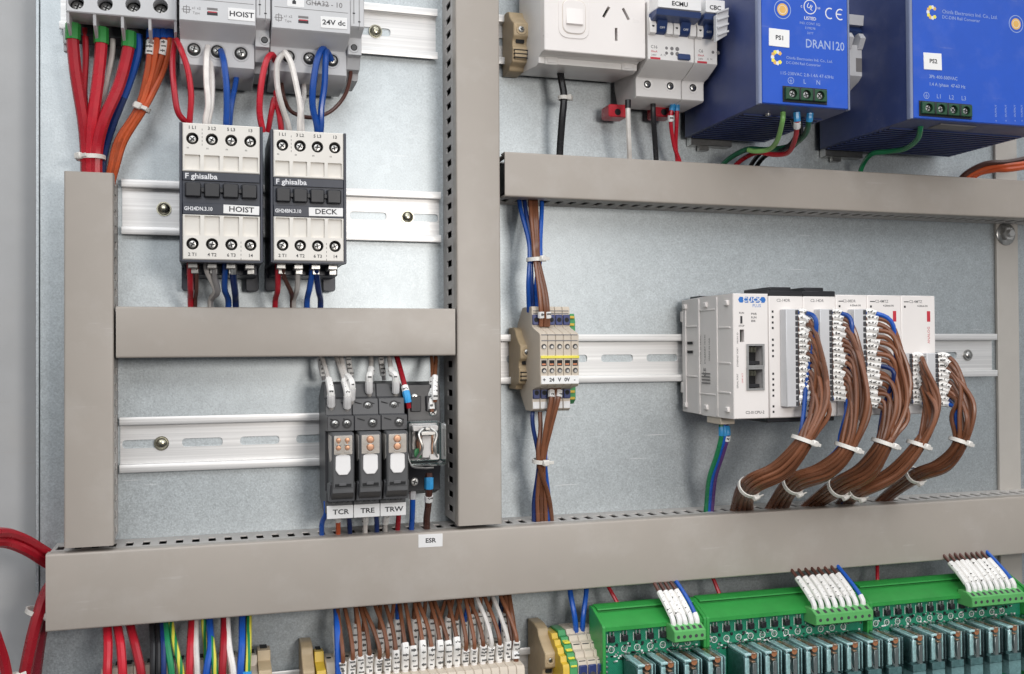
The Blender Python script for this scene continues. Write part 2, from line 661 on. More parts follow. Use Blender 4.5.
def smooth_path(pts, sub):
    Q = [Vector(p) for p in pts]
    if len(Q) < 3:
        return Q
    E = [Q[0] * 2 - Q[1]] + Q + [Q[-1] * 2 - Q[-2]]
    out = []
    for i in range(1, len(E) - 2):
        p0, p1, p2, p3 = E[i - 1], E[i], E[i + 1], E[i + 2]
        for k in range(sub):
            t = k / sub
            out.append(.5 * ((2 * p1) + (p2 - p0) * t + (2 * p0 - 5 * p1 + 4 * p2 - p3) * t * t + (3 * p1 - p0 - 3 * p2 + p3) * t ** 3))
    out.append(Q[-1])
    return out


def world_of(o):
    p = Vector((0, 0, 0))
    while o is not None:
        p = p + o.location
        o = o.parent
    return p / S


def tag(o, label, cat, group=None):
    o['label'] = label
    o['category'] = cat
    if group: o['group'] = group
    return o


def thing(name, label, cat, x, z, d=0, group=None):
    o = bpy.data.objects.new(name, None)
    o.empty_display_size = .01
    COL.objects.link(o)
    o.location = Vector((x, -d, z)) * S
    return tag(o, label, cat, group)


def structure(o):
    o['kind'] = 'structure'
    return o


def dup(root, dx, dz, label, dd=0):
    r = root.copy(); COL.objects.link(r)
    r.location = root.location + Vector((dx, -dd, dz)) * S
    r['label'] = label
    for ch in list(root.children):
        c = ch.copy(); COL.objects.link(c); c.parent = r
        for g in list(ch.children):
            h = g.copy(); COL.objects.link(h); h.parent = c
    return r


# ------------------------------------------------------------------- wires
def sub_path(pts, t0, t1, sub=6):
    """the stretch of a wire between two fractions of its length"""
    Q = smooth_path(pts, sub)
    L = [0]
    for a, b in zip(Q, Q[1:]): L.append(L[-1] + (b - a).length)
    tot = L[-1]
    if t0 > 1.5 or t1 > 1.5: t0, t1 = t0 / tot, t1 / tot

    def at(t):
        w = t * tot
        for i in range(len(Q) - 1):
            if L[i + 1] >= w:
                k = (w - L[i]) / max(1e-9, L[i + 1] - L[i])
                return Q[i].lerp(Q[i + 1], k)
        return Q[-1]
    n = max(2, int(6 * (t1 - t0) * tot / 10) + 2)
    return [tuple(at(t0 + (t1 - t0) * k / (n - 1))) for k in range(n)]


def wire(label, colour, r, pts, group=None, name='wire', cat='wire', extras=(), px=True, n=8):
    """one insulated conductor; extras = (part name, material, radius, from mm, to mm, marks)"""
    W = [P(*q) for q in pts] if px else pts
    if r < 3:
        W = [W[0]] + [tuple(c + random.uniform(-.35, .35) for c in q) for q in W[1:-1]] + [W[-1]]
    o = MB('wire_' + colour).tube(W, r, n).build(name)
    tag(o, label, cat, group)
    for (pn, mat, er, a, b, marks) in extras:
        Q = smooth_path(W, 6)
        tot = sum((q - p).length for p, q in zip(Q, Q[1:]))
        if a < 0: a, b = tot + a, tot + b
        sp = sub_path(W, a / tot, min(1, b / tot))
        e = MB(mat).tube(sp, er, 8, 2)
        if marks:
            for k in range(marks):
                t = (k + .6) / (marks + .2)
                m0 = a + (b - a) * t + random.uniform(-.4, .4)
                w = random.uniform(.5, 1.1)
                c0 = sub_path(W, (m0 - .1) / tot, min(1, (m0 + .1) / tot))[0]
                sx_, sz_ = random.uniform(.35, .75) * er, random.uniform(.3, .6)
                ox = random.uniform(-.25, .25) * er
                e.m('print_grey').box(c0[0] + ox - sx_, c0[0] + ox + sx_, c0[1] - sz_, c0[1] + sz_, c0[2] + er * .6, c0[2] + er + .07, .05)
                if random.random() < .6: e.box(c0[0] - sz_ * .6, c0[0] + sz_ * .6, c0[1] - 1.0, c0[1] + 1.0, c0[2] + er * .6, c0[2] + er + .08, .05)
        e.build(pn, o)
    return o


def cable_tie(label, c, direction, R, head=(0, 0, 1), group='white cable ties', w=2.6):
    """a nylon strap pulled round a bundle; c in mm (x, z, d), direction along the bundle"""
    D = Vector((direction[0], -direction[2], direction[1])).normalized()
    H = Vector((head[0], -head[2], head[1]))
    H = (H - D * H.dot(D)).normalized()
    K = D.cross(H)
    M = Matrix((K, H, D)).transposed().to_4x4()
    M.translation = Vector((c[0], -c[2], c[1]))
    t = thing('cable_tie', label, 'cable tie', c[0], c[1], c[2], group)
    b = MB('tie_white'); b.T = M
    n = 20
    prof = [(R, -w / 2), (R + .9, -w / 2), (R + .9, w / 2), (R, w / 2)]
    rings = []
    for k in range(n):
        a = 2 * math.pi * k / n
        # local frame: first axis K, second H, third D ; V() maps (x, z, d) -> (x, -d, z)
        rings.append([b.V(rr * math.cos(a), hh, -rr * math.sin(a)) for rr, hh in prof])
    for i in range(n):
        j = (i + 1) % n
        for q in range(4):
            b.F(rings[i][q], rings[i][(q + 1) % 4], rings[j][(q + 1) % 4], rings[j][q])
    b.build('strap', t)
    b = MB('tie_white'); b.T = M
    b.box(-2.3, 2.3, -2.0, 2.0, -R - 3.4, -R - .2, .6)
    b.box(-6.0, -2.3, -1.1, 1.1, -R - 2.3, -R - 1.4, .2)
    b.build('head', t)
    return t
# ----------------------------------------------------------------- setting
b = MB('galvanised_sheet').box(-100, 660, -330, 330, -2.5, 0, .3)
structure(b.build('mounting_plate'))
b = MB('galvanised_sheet').box(-102.2, -100.2, -330, 330, -22, 1.6, .3)
structure(b.build('plate_flange'))
b = MB('cabinet_paint').box(-190, -187, -340, 340, -28, 250, .5)
structure(b.build('cabinet_side'))
b = MB('cabinet_paint').box(-187, 780, -340, 340, -32, -28, .5)
structure(b.build('cabinet_back'))
b = MB('cabinet_paint').box(760, 764, -340, 340, -28, 240, .5)
structure(b.build('cabinet_end'))

# ------------------------------------------------------------- cable ducts
HD = 42.7


def duct(label, axis, a0, a1, b0, b1, stickers=(), hole_off=0):
    """slotted wiring duct: a0..a1 along its run, b0..b1 across it"""
    if axis == 'x':
        root = thing('cable_duct', label, 'cable duct', (a0 + a1) / 2, b0, 0, 'slotted cable ducts')
    else:
        root = thing('cable_duct', label, 'cable duct', (b0 + b1) / 2, a0, 0, 'slotted cable ducts')

    def bx(m, p0, p1, q0, q1, d0, d1, c=.3):
        if axis == 'x': m.box(p0, p1, q0, q1, d0, d1, c)
        else: m.box(q0, q1, p0, p1, d0, d1, c)
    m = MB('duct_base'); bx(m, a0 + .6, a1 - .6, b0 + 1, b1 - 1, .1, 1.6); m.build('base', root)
    m = MB('black'); bx(m, a0 + 4, a1 - 2, b0 + 4.2, b1 - 4.2, 2, 33, 1.0); m.build('added_dark_fill', root)  # added black block in place of packed cables, makes the slots look dark
    for w0 in (b0 + .9, b1 - 1.7):
        m = MB('duct_wall')
        sd0, sd1, hw = 11.0, 24.5, 2.2
        bx(m, a0 + .6, a1 - .6, w0, w0 + .8, .2, sd0, 0)
        bx(m, a0 + .6, a1 - .6, w0, w0 + .8, sd1, HD - 2, 0)
        k = a0 + 5 + hole_off
        left = a0 + .6
        while True:
            right = min(k - hw, a1 - .6)
            if right > left: bx(m, left, right, w0, w0 + .8, sd0, sd1, 0)
            left = k + hw
            if left >= a1 - .6: break
            k += 9.75
        m.build('slotted_wall', root)
    # lid: a shallow channel with rounded edges
    r = 1.3
    prof = rp([(b0, HD - 9.5), (b0, HD), (b1, HD), (b1, HD - 9.5), (b1 - .9, HD - 9.5), (b1 - .9, HD - 1.6), (b0 + .9, HD - 1.6), (b0 + .9, HD - 9.5)], r, 3)
    m = MB('duct_grey')
    if axis == 'x': m.extr([(d, z) for z, d in prof], 'x', a0, a1)
    else: m.extr(prof, 'z', a0, a1)
    m.build('lid', root)
    for (txt, px, py, w, h) in stickers:
        x, z = U(px, py, HD)
        q = MB('label_white'); q.T = askew(x, z, .012)
        q.box(x - w / 2, x + w / 2, z - h / 2, z + h / 2, HD - .2, HD + .25, .08)
        q.text(txt, x, z, HD + .25, 4.0, 'ink', .12, sx=1.1)
        q.build('sticker', root)
    root.rotation_euler.y = random.uniform(-.0014, .0014)
    return root


zt = UZ(90, 172, HD); zb = UZ(88, 547, HD)
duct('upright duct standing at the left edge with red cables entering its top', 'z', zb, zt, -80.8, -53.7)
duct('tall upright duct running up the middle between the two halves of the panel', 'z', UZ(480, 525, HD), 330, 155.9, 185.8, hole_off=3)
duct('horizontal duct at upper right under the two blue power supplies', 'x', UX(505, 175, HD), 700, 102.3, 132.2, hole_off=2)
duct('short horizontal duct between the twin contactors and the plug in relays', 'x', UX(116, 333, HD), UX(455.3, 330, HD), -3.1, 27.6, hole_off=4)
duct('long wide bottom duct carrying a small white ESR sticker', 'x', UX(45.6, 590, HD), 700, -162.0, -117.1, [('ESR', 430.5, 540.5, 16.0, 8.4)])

# ---------------------------------------------------------------- DIN rails
def din_rail(label, x0, x1, zc, slots, screws, brassy=True):
    root = thing('din_rail', label, 'mounting rail', (x0 + x1) / 2, zc - 17.5, 0, 'metal mounting rails')
    holes = []
    for a in slots:
        if x0 + .6 < a - 12.5 and a + 12.5 < x1 - .6:
            holes.append(rrect(a - 12.5, a + 12.5, zc - 2.7, zc + 2.7, 2.6, 4))
    m = MB('rail_zinc')
    m.extr(rect(x0, x1, zc - 12.6, zc + 12.6), 'd', .15, 1.3, holes=holes)
    for sg in (-1, 1):
        z0, z1, zi = zc + sg * 17.5, zc + sg * 12.4, zc + sg * 13.5
        prof = [(.15, z1), (.15, zi), (6.2, zi), (6.2, z0), (7.4, z0), (7.4, z1)]
        m.extr(rp(prof, .5, 2), 'x', x0, x1)
    m.build('rail', root)
    for sx in screws:
        s = MB('brass' if brassy else 'steel')
        s.lathe(sx, zc, 1.3, [(4.6, 0), (4.6, .7), (3.9, .7), (3.8, 1.6), (3.0, 2.6), (1.4, 3.2), (0, 3.3)], n=20)
        s.m('dark_hole').box(sx - 1.9, sx + 1.9, zc - .42, zc + .42, 3.2, 4.45, 0).box(sx - .42, sx + .42, zc - 1.9, zc + 1.9, 3.2, 4.43, 0)
        s.build('screw', root)
    return root


R1, R2, R3, R4 = 218.5, 92.1, -58.0, -6.1
def slots_at(px, py, pitch=36, n=14):
    x = UX(px, py, 1); return [x + pitch * k for k in range(-n, n)]
din_rail('metal rail behind the grey breakers at the top left', -88, UX(437.5, 40, 7), R1, slots_at(424, 35), [UX(375.5, 30, 1.5)])
din_rail('metal rail carrying the twin contactors', UX(121.5, 210, 7), UX(441, 215, 7), R2, slots_at(143, 206), [UX(164, 206.5, 1.5), UX(407.5, 215, 1.5)])
din_rail('metal rail left of the plug in relays with open slots', UX(119.5, 450, 7), 152, R3, slots_at(202.5, 440.5), [UX(161.5, 443, 1.5)])
din_rail('metal rail carrying the white controller modules', 190, UX(997, 350, 7), R4, slots_at(617, 357), [UX(967.5, 354, 1.5)], False)
zr5 = (UZ(504, 14, 7) + UZ(504, 65, 7)) / 2
din_rail('metal rail behind the power outlet and blue power supplies', 188.5, 650, zr5, slots_at(560, 40), [])
zr6 = UZ(525, 647.5, 7) - 17.5
din_rail('lowest metal rail behind the bottom terminals and green boards', -60, 640, zr6, slots_at(550, 665), [])

# ------------------------------------------ right hand upright with its bolt
fx0, fx1 = UX(998, 350, 3), UX(1019.5, 350, 3)
t = thing('frame_strip', 'pale upright metal strip at the right edge with a bolt near its top', 'frame strip', (fx0 + fx1) / 2, -300)
MB('frame_grey').box(fx0, fx1, -330, 330, .1, 3.2, .5).build('strip', t)
bx_, bz_ = U(1006, 234, 4)
q = MB('steel').lathe(bx_, bz_, 3.2, [(9.4, 0), (9.4, 1.0), (9.0, 1.3), (3, 1.3)], n=28)
q.build('washer', t)
q = MB('tin').lathe(bx_, bz_, 4.4, [(6.0, 0), (6.0, 3.2), (5.4, 3.8), (3.4, 3.8), (3.4, 6), (3.0, 6.5), (0, 6.5)], n=6, )
q.build('bolt', t)

# ------------------------------------------------ big isolator, top left
gi = 'grey breakers along the top left rail'
xa, xb = -78.6, -17.6
t = thing('isolator_switch', 'grey four pole switch at the top left with green capped red cables below', 'breaker', (xa + xb) / 2, 180, 0, gi)
zf = 198.2
m = MB('breaker_grey')
hl = []
for px, py in ((76, 2), (105, 3.5), (133, 4.5), (160.5, 6)):
    x, z = U(px, py, 52)
    hl.append((circ(x, z, 4.3, 18), 9, 'dark_hole'))
m.blind(rect(xa, xb, zf, 250), 30, 52, hl, .6)
m.box(xa, xb, zf + 4, 250, 6, 31, .3)
m.build('housing', t)
for (c, dp, fl) in hl:
    cx = sum(p[0] for p in c) / len(c); cz = sum(p[1] for p in c) / len(c)
    MB('steel').screw(cx, cz, 52 - 8.8, 3.2).build('terminal_screw', t)
m = MB('breaker_grey')
for k in range(5):
    x = xa + (xb - xa) * k / 4
    m.extr([(8, zf + 4), (51, zf + .2), (49, zf - 6), (30, zf - 13), (8, zf - 13)], 'x', x - .9 if 0 < k < 4 else (x if k == 0 else x - 1.6), x + .9 if 0 < k < 4 else (x + 1.6 if k == 0 else x), .2)
m.build('barrier', t)
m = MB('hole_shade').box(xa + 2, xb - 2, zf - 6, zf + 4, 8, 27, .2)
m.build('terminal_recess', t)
m = MB('breaker_grey').box(xa - 4.5, xa, zf - 12, zf - 2, 20, 28, .5)
m.box(xa - 4.5, xa - 2.5, zf - 16, zf - 2, 22, 26, .3)
m.build('side_clip', t)

# ---------------------------------------- HOIST breaker and its neighbour
def residual_breaker(label, x0, x1, aux, holes_px, aux_px, tz, words, sticker):
    t = thing('circuit_breaker', label, 'breaker', (x0 + x1) / 2, 172, 0, gi)
    zl, zs, zb = 194.3, 190.0, 173.2
    prof = [(8, 260), (68, 260), (68, zl), (66.5, zl - 1.2), (51, zs - 1), (50, zs - 2), (50, zb), (44, zb - 4), (12, zb - 4), (12, zb + 10), (8, zb + 10)]
    m = MB('breaker_grey').extr(prof, 'x', x0, x1 - 8.7, .35)
    m.build('housing', t)
    ax, ay = aux_px
    zt2, zb2 = UZ(ax, ay - 11, 55), UZ(ax, ay + 8, 53)
    prof2 = [(8, 260), (66, 260), (66, zt2 + 3), (65, zt2 + 2), (56, zt2), (55, zt2 - 1), (55, zb2), (50, zb2 - .6), (46, zb2 - 7), (40, zb2 - 8), (38, zb2 - 12), (12, zb2 - 12), (8, zb2)]
    MB('breaker_grey').extr(prof2, 'x', x1 - 8.5, x1, .35).build('auxiliary_section', t)
    zz = []
    for k, (px, py) in enumerate(holes_px):
        x, z = U(px, py, 50)
        q = MB('breaker_grey').lathe(x, z, 49.9, [(5.2, 0), (5.0, .5), (4.2, .35), (4.0, .12), (0, .1)], n=20)
        q.m('dark_hole').lathe(x, z, 50.05, [(3.9, 0), (3.9, .12), (0, .12)], n=18)
        q.screw(x, z + .3, 50.1, 2.7, rot=.3 + k * .5, h=.7)
        q.build('terminal_screw', t)
    x, z = U(*aux_px, 55)
    q = MB('breaker_grey').lathe(x, z, 54.9, [(3.4, 0), (3.2, .5), (2.8, .3), (0, .1)], n=18)
    q.m('dark_hole').lathe(x, z, 55.05, [(2.7, 0), (2.7, .1), (0, .1)], n=16)
    q.m('charcoal').lathe(x, z, 55.1, [(1.6, 0), (1.6, .3), (0, .35)], n=10)
    q.build('auxiliary_screw', t)
    # printed front
    q = MB('ink_soft')
    ztxt = zl + 6
    q.extr(rect(x0 + 1.5, x1 - 10, zl + 12.3, zl + 12.6), 'd', 67.9, 68.06)
    q.extr(rect(x0 + 2.2, x0 + 5.8, ztxt - 1.8, ztxt + 1.8), 'd', 67.9, 68.05, holes=[rect(x0 + 2.6, x0 + 5.4, ztxt - 1.4, ztxt + 1.4)])
    q.extr(rect(x0 + 3.8, x0 + 4.2, ztxt - 2.6, ztxt + 2.6), 'd', 67.9, 68.07)
    q.extr(rect(x0 + 1.4, x0 + 6.6, ztxt - .2, ztxt + .2), 'd', 67.9, 68.08)
    q.text('x1 x2', x0 + 9.5, ztxt + 1.2, 68, 2.2, 'ink_soft')
    q.text('Type', x0 + 9.5, ztxt - 1.6, 68, 2.0, 'ink_soft')
    q.m('ink_soft').extr(rect(x0 + 15.5, x0 + 21.5, ztxt + .8, ztxt + 2.2), 'd', 67.9, 68.06)
    q.m('ink').extr(rect(x0 + 15.5, x0 + 21.5, ztxt - 2.2, ztxt - .2), 'd', 67.9, 68.06)
    q.m('ink_red').extr(rect(x0 + 16, x0 + 21, ztxt - .6, ztxt + .1), 'd', 67.9, 68.08)
    q.m('label_white').extr(rrect(x0 + 9, x0 + 19, zl + 13.5, zl + 21, .6), 'd', 67.9, 68.05)
    q.m('ink').extr(rect(x0 + 12, x0 + 14.2, zl + 15, zl + 17), 'd', 67.9, 68.1)
    q.extr(rect(x0 + 12.6, x0 + 13.6, zl + 17, zl + 18.4), 'd', 67.9, 68.1)
    for k in (0, 1):
        q.m('ink_soft').extr([(x0 + 25 + k * 5, zl + 16), (x0 + 29 + k * 5, zl + 16.6 - k * .6), (x0 + 29 + k * 5, zl + 17 - k * .6), (x0 + 25 + k * 5, zl + 16.4)], 'd', 67.9, 68.06 + k * .01)
    for w, dx, dz, sz in words:
        q.text(w, x0 + dx, zl + dz, 68, sz, 'ink_soft', .04)
    q.m('ink_soft').extr(rect(x1 - 6.5, x1 - 6.1, zl + 7, zl + 40), 'd', 65.9, 66.06)
    q.m('ink_soft').extr(rect(x1 - 3.2, x1 - 2.8, zl + 3, zl + 40), 'd', 65.9, 66.06)
    q.m('ink').extr(rect(x1 - 7, x1 - 5.6, zl + 13, zl + 13.8), 'd', 65.9, 66.08)
    q.m('ink').extr(rect(x1 - 3.7, x1 - 2.3, zl + 8, zl + 8.8), 'd', 65.9, 66.08)
    q.build('printed_front', t)
    w, sx0, sx1 = sticker
    q = MB('label_white'); q.T = askew((sx0 + sx1) / 2, zl + 5.6, random.uniform(-.03, .03))
    q.box(sx0, sx1, zl + 2.2, zl + 9.2, 67.8, 68.3, .1)
    q.text(w, (sx0 + sx1) / 2, zl + 5.6, 68.3, 4.3, 'ink', .1, sx=1.15)
    q.build('sticker', t)
    return t


residual_breaker('grey breaker wearing a white HOIST sticker above the left contactor', -15.8, 36.2, None,
                 ((194, 49.5), (217.5, 51.5), (241, 53.5)), (264.5, 40), 0, (), ('HOIST', 11.6, 27.0))
residual_breaker('grey breaker with a faint pen written 24V sticker above the right contactor', 36.8, 92.3, None,
                 ((288.5, 56.5), (309.5, 58.5), (332, 60.5)), (354, 47.5), 0, (('GHA32 - 10', 31, 16.6, 4.4),), ('24V dc', 65.6, 81.5))

# -------------------------------------------------------------- contactors
def contactor(label, x0, x1, ztop, zbot, word, model):
    t = thing('contactor', label, 'contactor', (x0 + x1) / 2, zbot, 0, 'twin black and cream contactors')
    W = x1 - x0
    D = 70
    m = MB('slate').box(x0, x1, zbot, ztop + .5, 9, D - 6, .5)
    m.box(x0, x0 + 1.6, zbot - .6, ztop + .3, D - 7, D - .8, .3).box(x1 - 1.6, x1, zbot - .6, ztop + .3, D - 7, D - .8, .3)
    m.box(x0 + 1, x1 - 1, zbot - .8, zbot + .8, D - 7, D - .6, .2)
    for k in (0, 1):
        a = x0 - .2 + k * (W - 7.6)
        m.extr(rrect(a, a + 8, zbot - 14, zbot + 4, 2), 'd', 5, 11, .3)
    m.box(x0 + 2, x1 - 2, zbot - 6, zbot + 2, 12, 40, .4)
    m.build('housing', t)
    zA, zB = ztop, zbot + .6
    zu, zl = ztop - 28.2, zB + 26.2
    for part, z0, z1 in (('upper_cover', zu, zA), ('lower_cover', zl, zB)):
        lo, hi = min(z0, z1), max(z0, z1)
        m = MB('contactor_cream')
        pitch = (W - 3.6) / 4
        hl = []
        up = part == 'upper_cover'
        for k in range(4):
            cx = x0 + 1.8 + pitch * (k + .5)
            cz = hi - 9.0 if up else lo + 9.2
            hl.append((circ(cx, cz, 3.5, 18), 4, 'dark_hole'))
            if up: hl.append((rrect(cx - pitch * .40, cx + pitch * .40, lo + 1.2, lo + 9.8, .4, 2), 1.8, None))
            else: hl.append((rrect(cx - pitch * .40, cx + pitch * .40, lo + 14.2, hi - .6, .4, 2), 1.8, None))
        m.blind(rect(x0 + 1.8, x1 - 1.8, lo, hi), D - 8, D, hl, .5)
        names = ('1 L1', '3 L2', '5 L3', '13') if up else ('2 T1', '4 T2', '6 T3', '14')
        for k in range(4):
            cx = x0 + 1.8 + pitch * (k + .5)
            m.text(names[k], cx, (hi - 2.7) if up else lo + 2.9, D, 2.7, 'ink', .05)
            if up: m.text('ss', cx - 2.5, hi - 14.4, D, 1.8, 'ink')
        xs = x0 + 1.8 + pitch * (1 if up else 3)
        for k in range(5):
            zz = (hi - 3 - k * 2.2) if up else (lo + 1.5 + k * 2.4)
            m.m('ink').extr(rect(xs - .12, xs + .12, zz - 1.2, zz), 'd', D - .1, D + .05)
        o = m.build(part, t)
        for k in range(4):
            cx = x0 + 1.8 + pitch * (k + .5)
            cz = hi - 9.0 if up else lo + 9.2
            MB('steel').screw(cx, cz, D - 3.8, 2.5, 'steel', 'dark_hole', 2.4, .5 + .6 * ((k * 7 + (3 if up else 0)) % 5)).build('terminal_screw', o)
    # dark middle with the coil window blocks
    m = MB('slate').box(x0 + 1.6, x1 - 1.6, zl + .05, zu - .05, D - 8, D - 1.2, .2)
    m.box(x0 + 1.8, x1 - 1.8, zu - 5.2, zu - .2, D - 3, D - .1, .2)
    m.box(x0 + 1.8, x1 - 1.8, zl + .2, zl + 6.8, D - 3, D - .1, .2)
    m.build('middle_band', t)
    m = MB('black')
    pitch = (W - 5) / 4
    for k in range(4):
        a = x0 + 2.5 + pitch * k
        m.box(a + .7, a + pitch - .9, zu - 15.0, zu - 6.6, D - 3, D + 2.2, .7)
        if k < 3: m.box(a + pitch - 1.4, a + pitch + 1.2, zu - 12, zu - 9.2, D - 3, D + .8, .3)
    m.build('coil_block', t)
    q = MB('ink_white')
    q.text('F ghisalba', x0 + 3.0, zu - 2.8, D - .1, 4.3, 'ink_white', .1, 'LEFT', 1.1)
    q.text(model, x0 + 2.6, zl + 3.4, D - .1, 3.1, 'ink_white', .09, 'LEFT', .86)
    q.build('printed_lettering', t)
    q = MB('label_white'); q.T = askew(x1 - 12.4, zl + 3.6, .022 if word == 'HOIST' else -.014)
    q.box(x1 - 22.6, x1 - 2.2, zl + 1.0, zl + 6.2, D - .3, D + .3, .1)
    q.text(word, x1 - 12.4, zl + 3.6, D + .3, 4.4, 'ink', .08, sx=1.15)
    q.build('sticker', t)
    q = MB('steel')
    for k in range(4):
        cx = x0 + 1.8 + (W - 3.6) / 4 * (k + .5)
        q.box(cx - 2.8, cx + 2.8, zbot - 3.4, zbot - .5, 42, 58, .4)
        q.box(cx - 1.2, cx + 3.2, zbot - 6, zbot - 3, 45, 50, .3)
    q.build('terminal_clamp', t)
    return t


ca0, ca1 = UX(179.3, 190, 70), UX(263, 190, 70)
contactor('black and cream contactor wearing the HOIST sticker', ca0, ca1, UZ(220, 124.5, 70), UZ(220, 261, 70), 'HOIST', 'GH24DN.3.10')
cb0, cb1 = UX(270.5, 190, 70), UX(346.5, 190, 70)
contactor('black and cream contactor wearing the DECK sticker', cb0, cb1, UZ(310, 131.5, 70), UZ(310, 262, 70), 'DECK', 'GH24BN.3.10')
# ------------------------------------------------------- plug in relays
def plug_relay(x0, label, word):
    W = 16.7
    x1 = x0 + W - .3
    xc = (x0 + x1) / 2
    t = thing('plug_in_relay', label, 'relay', xc, -103, 0, 'row of plug in relays')
    # stepped socket seen from the side: (d, z)
    prof = [(8, -30), (26, -19.5), (36, -21), (38, -29), (46, -30), (48, -39.5), (57, -40), (57, -49), (44, -50), (44, -87),
            (50, -88), (50, -97), (46, -101.5), (30, -102), (12, -96)]
    m = MB('relay_grey').extr(prof, 'x', x0, x1, .35)
    m.build('socket', t)
    one = word == 'TCR'
    m = MB('black')
    for (d, z, cx) in ((47.2, -34.5, 3.2), (57, -44.3, 3.2)):
        if one and d < 50: continue
    spots = [(57.1, -44.6, -3.6), (57.1, -44.6, 3.8)] if one else [(57.1, -44.6, 3.0), (46.9, -34.4, 1.6), (36.9, -24.9, 4.4)]
    for d, z, dx in spots:
        q = MB('black').lathe(xc + dx, z, d - .1, [(3.1, 0), (3.0, .35), (2.5, .35), (2.4, .1), (0, .1)], n=16)
        q.screw(xc + dx, z, d, 2.1, 'steel', 'dark_hole', .8, .5 + dx)
        q.build('terminal_screw', t)
    m = MB('dark_hole')
    for d, z in ((57, -41.4), (46.6, -31.8)):
        for k in (-1, 1):
            m.extr([(xc + k * 4 - 2.5, z + .2), (xc + k * 4 + 2, z - 1.2), (xc + k * 4 + 2, z - 2), (xc + k * 4 - 2.5, z - .6)], 'd', d - .3, d + .1)
    m.build('wire_entry', t)
    # relay body with a see-through front
    m = MB('charcoal').extr([(44, -49.6), (64, -49.6), (66, -51), (66, -86), (60, -91), (46, -91)], 'x', x0 + 1.6, x1 - 1.2, .5)
    m.build('relay_body', t)
    MB('window_grey').extr([(50, -51.5), (64.5, -51.5), (64.5, -66), (57, -68), (50, -60)], 'x', x0 + 1.35, x0 + 2.2, .1).build('clear_side', t)
    m = MB('charcoal').extr(rrect(x0 + 2.4, x1 - 2.0, -83, -50.6, .8), 'd', 65.5, 66.6, .2)
    m.build('front_frame', t)
    m = MB('window_grey').extr(rrect(x0 + 2.9, x1 - 2.5, -62.6, -51.2, .5), 'd', 66.0, 66.75, .1)
    m.m('copper')
    for dx in ((-2.7, 2.7) if one else (0,)):
        q_ = 1 if one else 1.5
        for zz_ in (-54.0, -58.6): m.lathe(xc + dx, zz_, 66.6, [(0, 1.0), (1.2 * q_, .9), (1.7 * q_, .0)], n=14)
        m.box(xc + dx - .5 * q_, xc + dx + .5 * q_, -58.6, -54, 66.5, 67.2, .1)
    m.m('tin')
    for dx in ((-2.6, 2.6) if one else (0,)):
        m.box(xc + dx - 1.6, xc + dx + 1.6, -57.0, -56.2, 66.4, 67.5, .1)
        m.box(xc + dx - 1.8, xc + dx + 1.8, -61.6, -60.9, 66.4, 67.3, .1)
    m.build('contact_spring', t)
    m = MB('clear_case').extr(rrect(x0 + 2.8, x1 - 2.4, -63, -51, .6), 'd', 67.6, 68.1, .1)
    m.build('clear_window', t)
    m = MB('flag_white').extr(rp([(xc - 4.4, -63.5), (xc - 1.5, -62.6), (xc + 1.5, -62.6), (xc + 4.4, -63.5), (xc + 4.6, -72), (xc + 2.6, -75), (xc - 2.6, -75), (xc - 4.6, -72)], .7, 2), 'd', 66.4, 67.6, .3)
    m.build('test_button', t)
    # ejector lever under the relay
    m = MB('lever_grey').extr([(48, -82), (62, -79.5), (64, -81), (62, -86), (60, -92), (52, -93), (48, -90)], 'x', x0 + .6, x1 - .3, .4)
    m.m('dark_hole').box(x0 + 3.2, x1 - 3, -82.6, -80.4, 61, 66.7, .2)
    m.m('lever_grey').box(xc - 2.4, xc + 2, -81.6, -79.8, 62, 67.2, .2)
    m.build('ejector_lever', t)
    for dx in (-3.4, 3.4):
        q = MB('black').lathe(xc + dx, -92.3 + 0, 49.9, [(2.9, 0), (2.8, .4), (2.3, .35), (0, .1)], n=16)
        q.screw(xc + dx, -92.3, 50.1, 1.9, 'steel', 'dark_hole', .8, .6 + dx)
        q.build('terminal_screw', t)
    q = MB('label_white').box(x0 + .2, x1 + .1, -104.0, -95.9, 49.9, 50.7, .15)
    q.text(word, xc + .6, -100.0, 50.7, 4.3, 'ink', .1, sx=1.2)
    q.build('marker_plate', t)
    return t


rx = UX(326.5, 505, 50.7)
plug_relay(rx, 'plug in relay with two coil springs carrying the TCR marker plate', 'TCR')
plug_relay(rx + 16.7, 'plug in relay carrying the TRE marker plate', 'TRE')
plug_relay(rx + 33.4, 'plug in relay carrying the TRW marker plate', 'TRW')

# clear cube relay in its black socket
ax0, ax1 = UX(408, 440, 45), UX(441, 440, 45)
t = thing('cube_relay', 'clear cased cube relay on a black socket beside the middle duct', 'relay', (ax0 + ax1) / 2, -96)
m = MB('black').extr([(8, -26), (30, -20), (42, -22), (44, -42), (44, -76), (42, -80), (42, -90), (28, -94), (10, -88)], 'x', ax0, ax1, .5)
for k in (0, 1):
    m.box(ax0 + 2 + k * 10, ax0 + 8.6 + k * 10, -39, -29, 40, 45.5, .4)
m.build('socket', t)
for px, py in ((414.5, 398), (433, 397), (433, 412), (415, 482)):
    x, z = U(px, py, 44)
    MB('steel').screw(x, z, 44 if py < 450 else 42, 2.7, 'tin', 'dark_hole', 1.4, px).build('terminal_screw', t)
bx0, bx1, bz0, bz1 = UX(413, 440, 70), UX(446.5, 440, 70), UZ(430, 466, 70), UZ(430, 423, 70)
m = MB('resin_teal').box(bx0 + .5, bx1 - .5, bz0 + .5, bz1 - .5, 44.2, 47, .4)
m.build('relay_base', t)
m = MB('flag_white').box(bx0 + 1.6, bx1 - 1.6, bz0 + 1.6, bz1 - 1.6, 46.8, 49.4, .3)
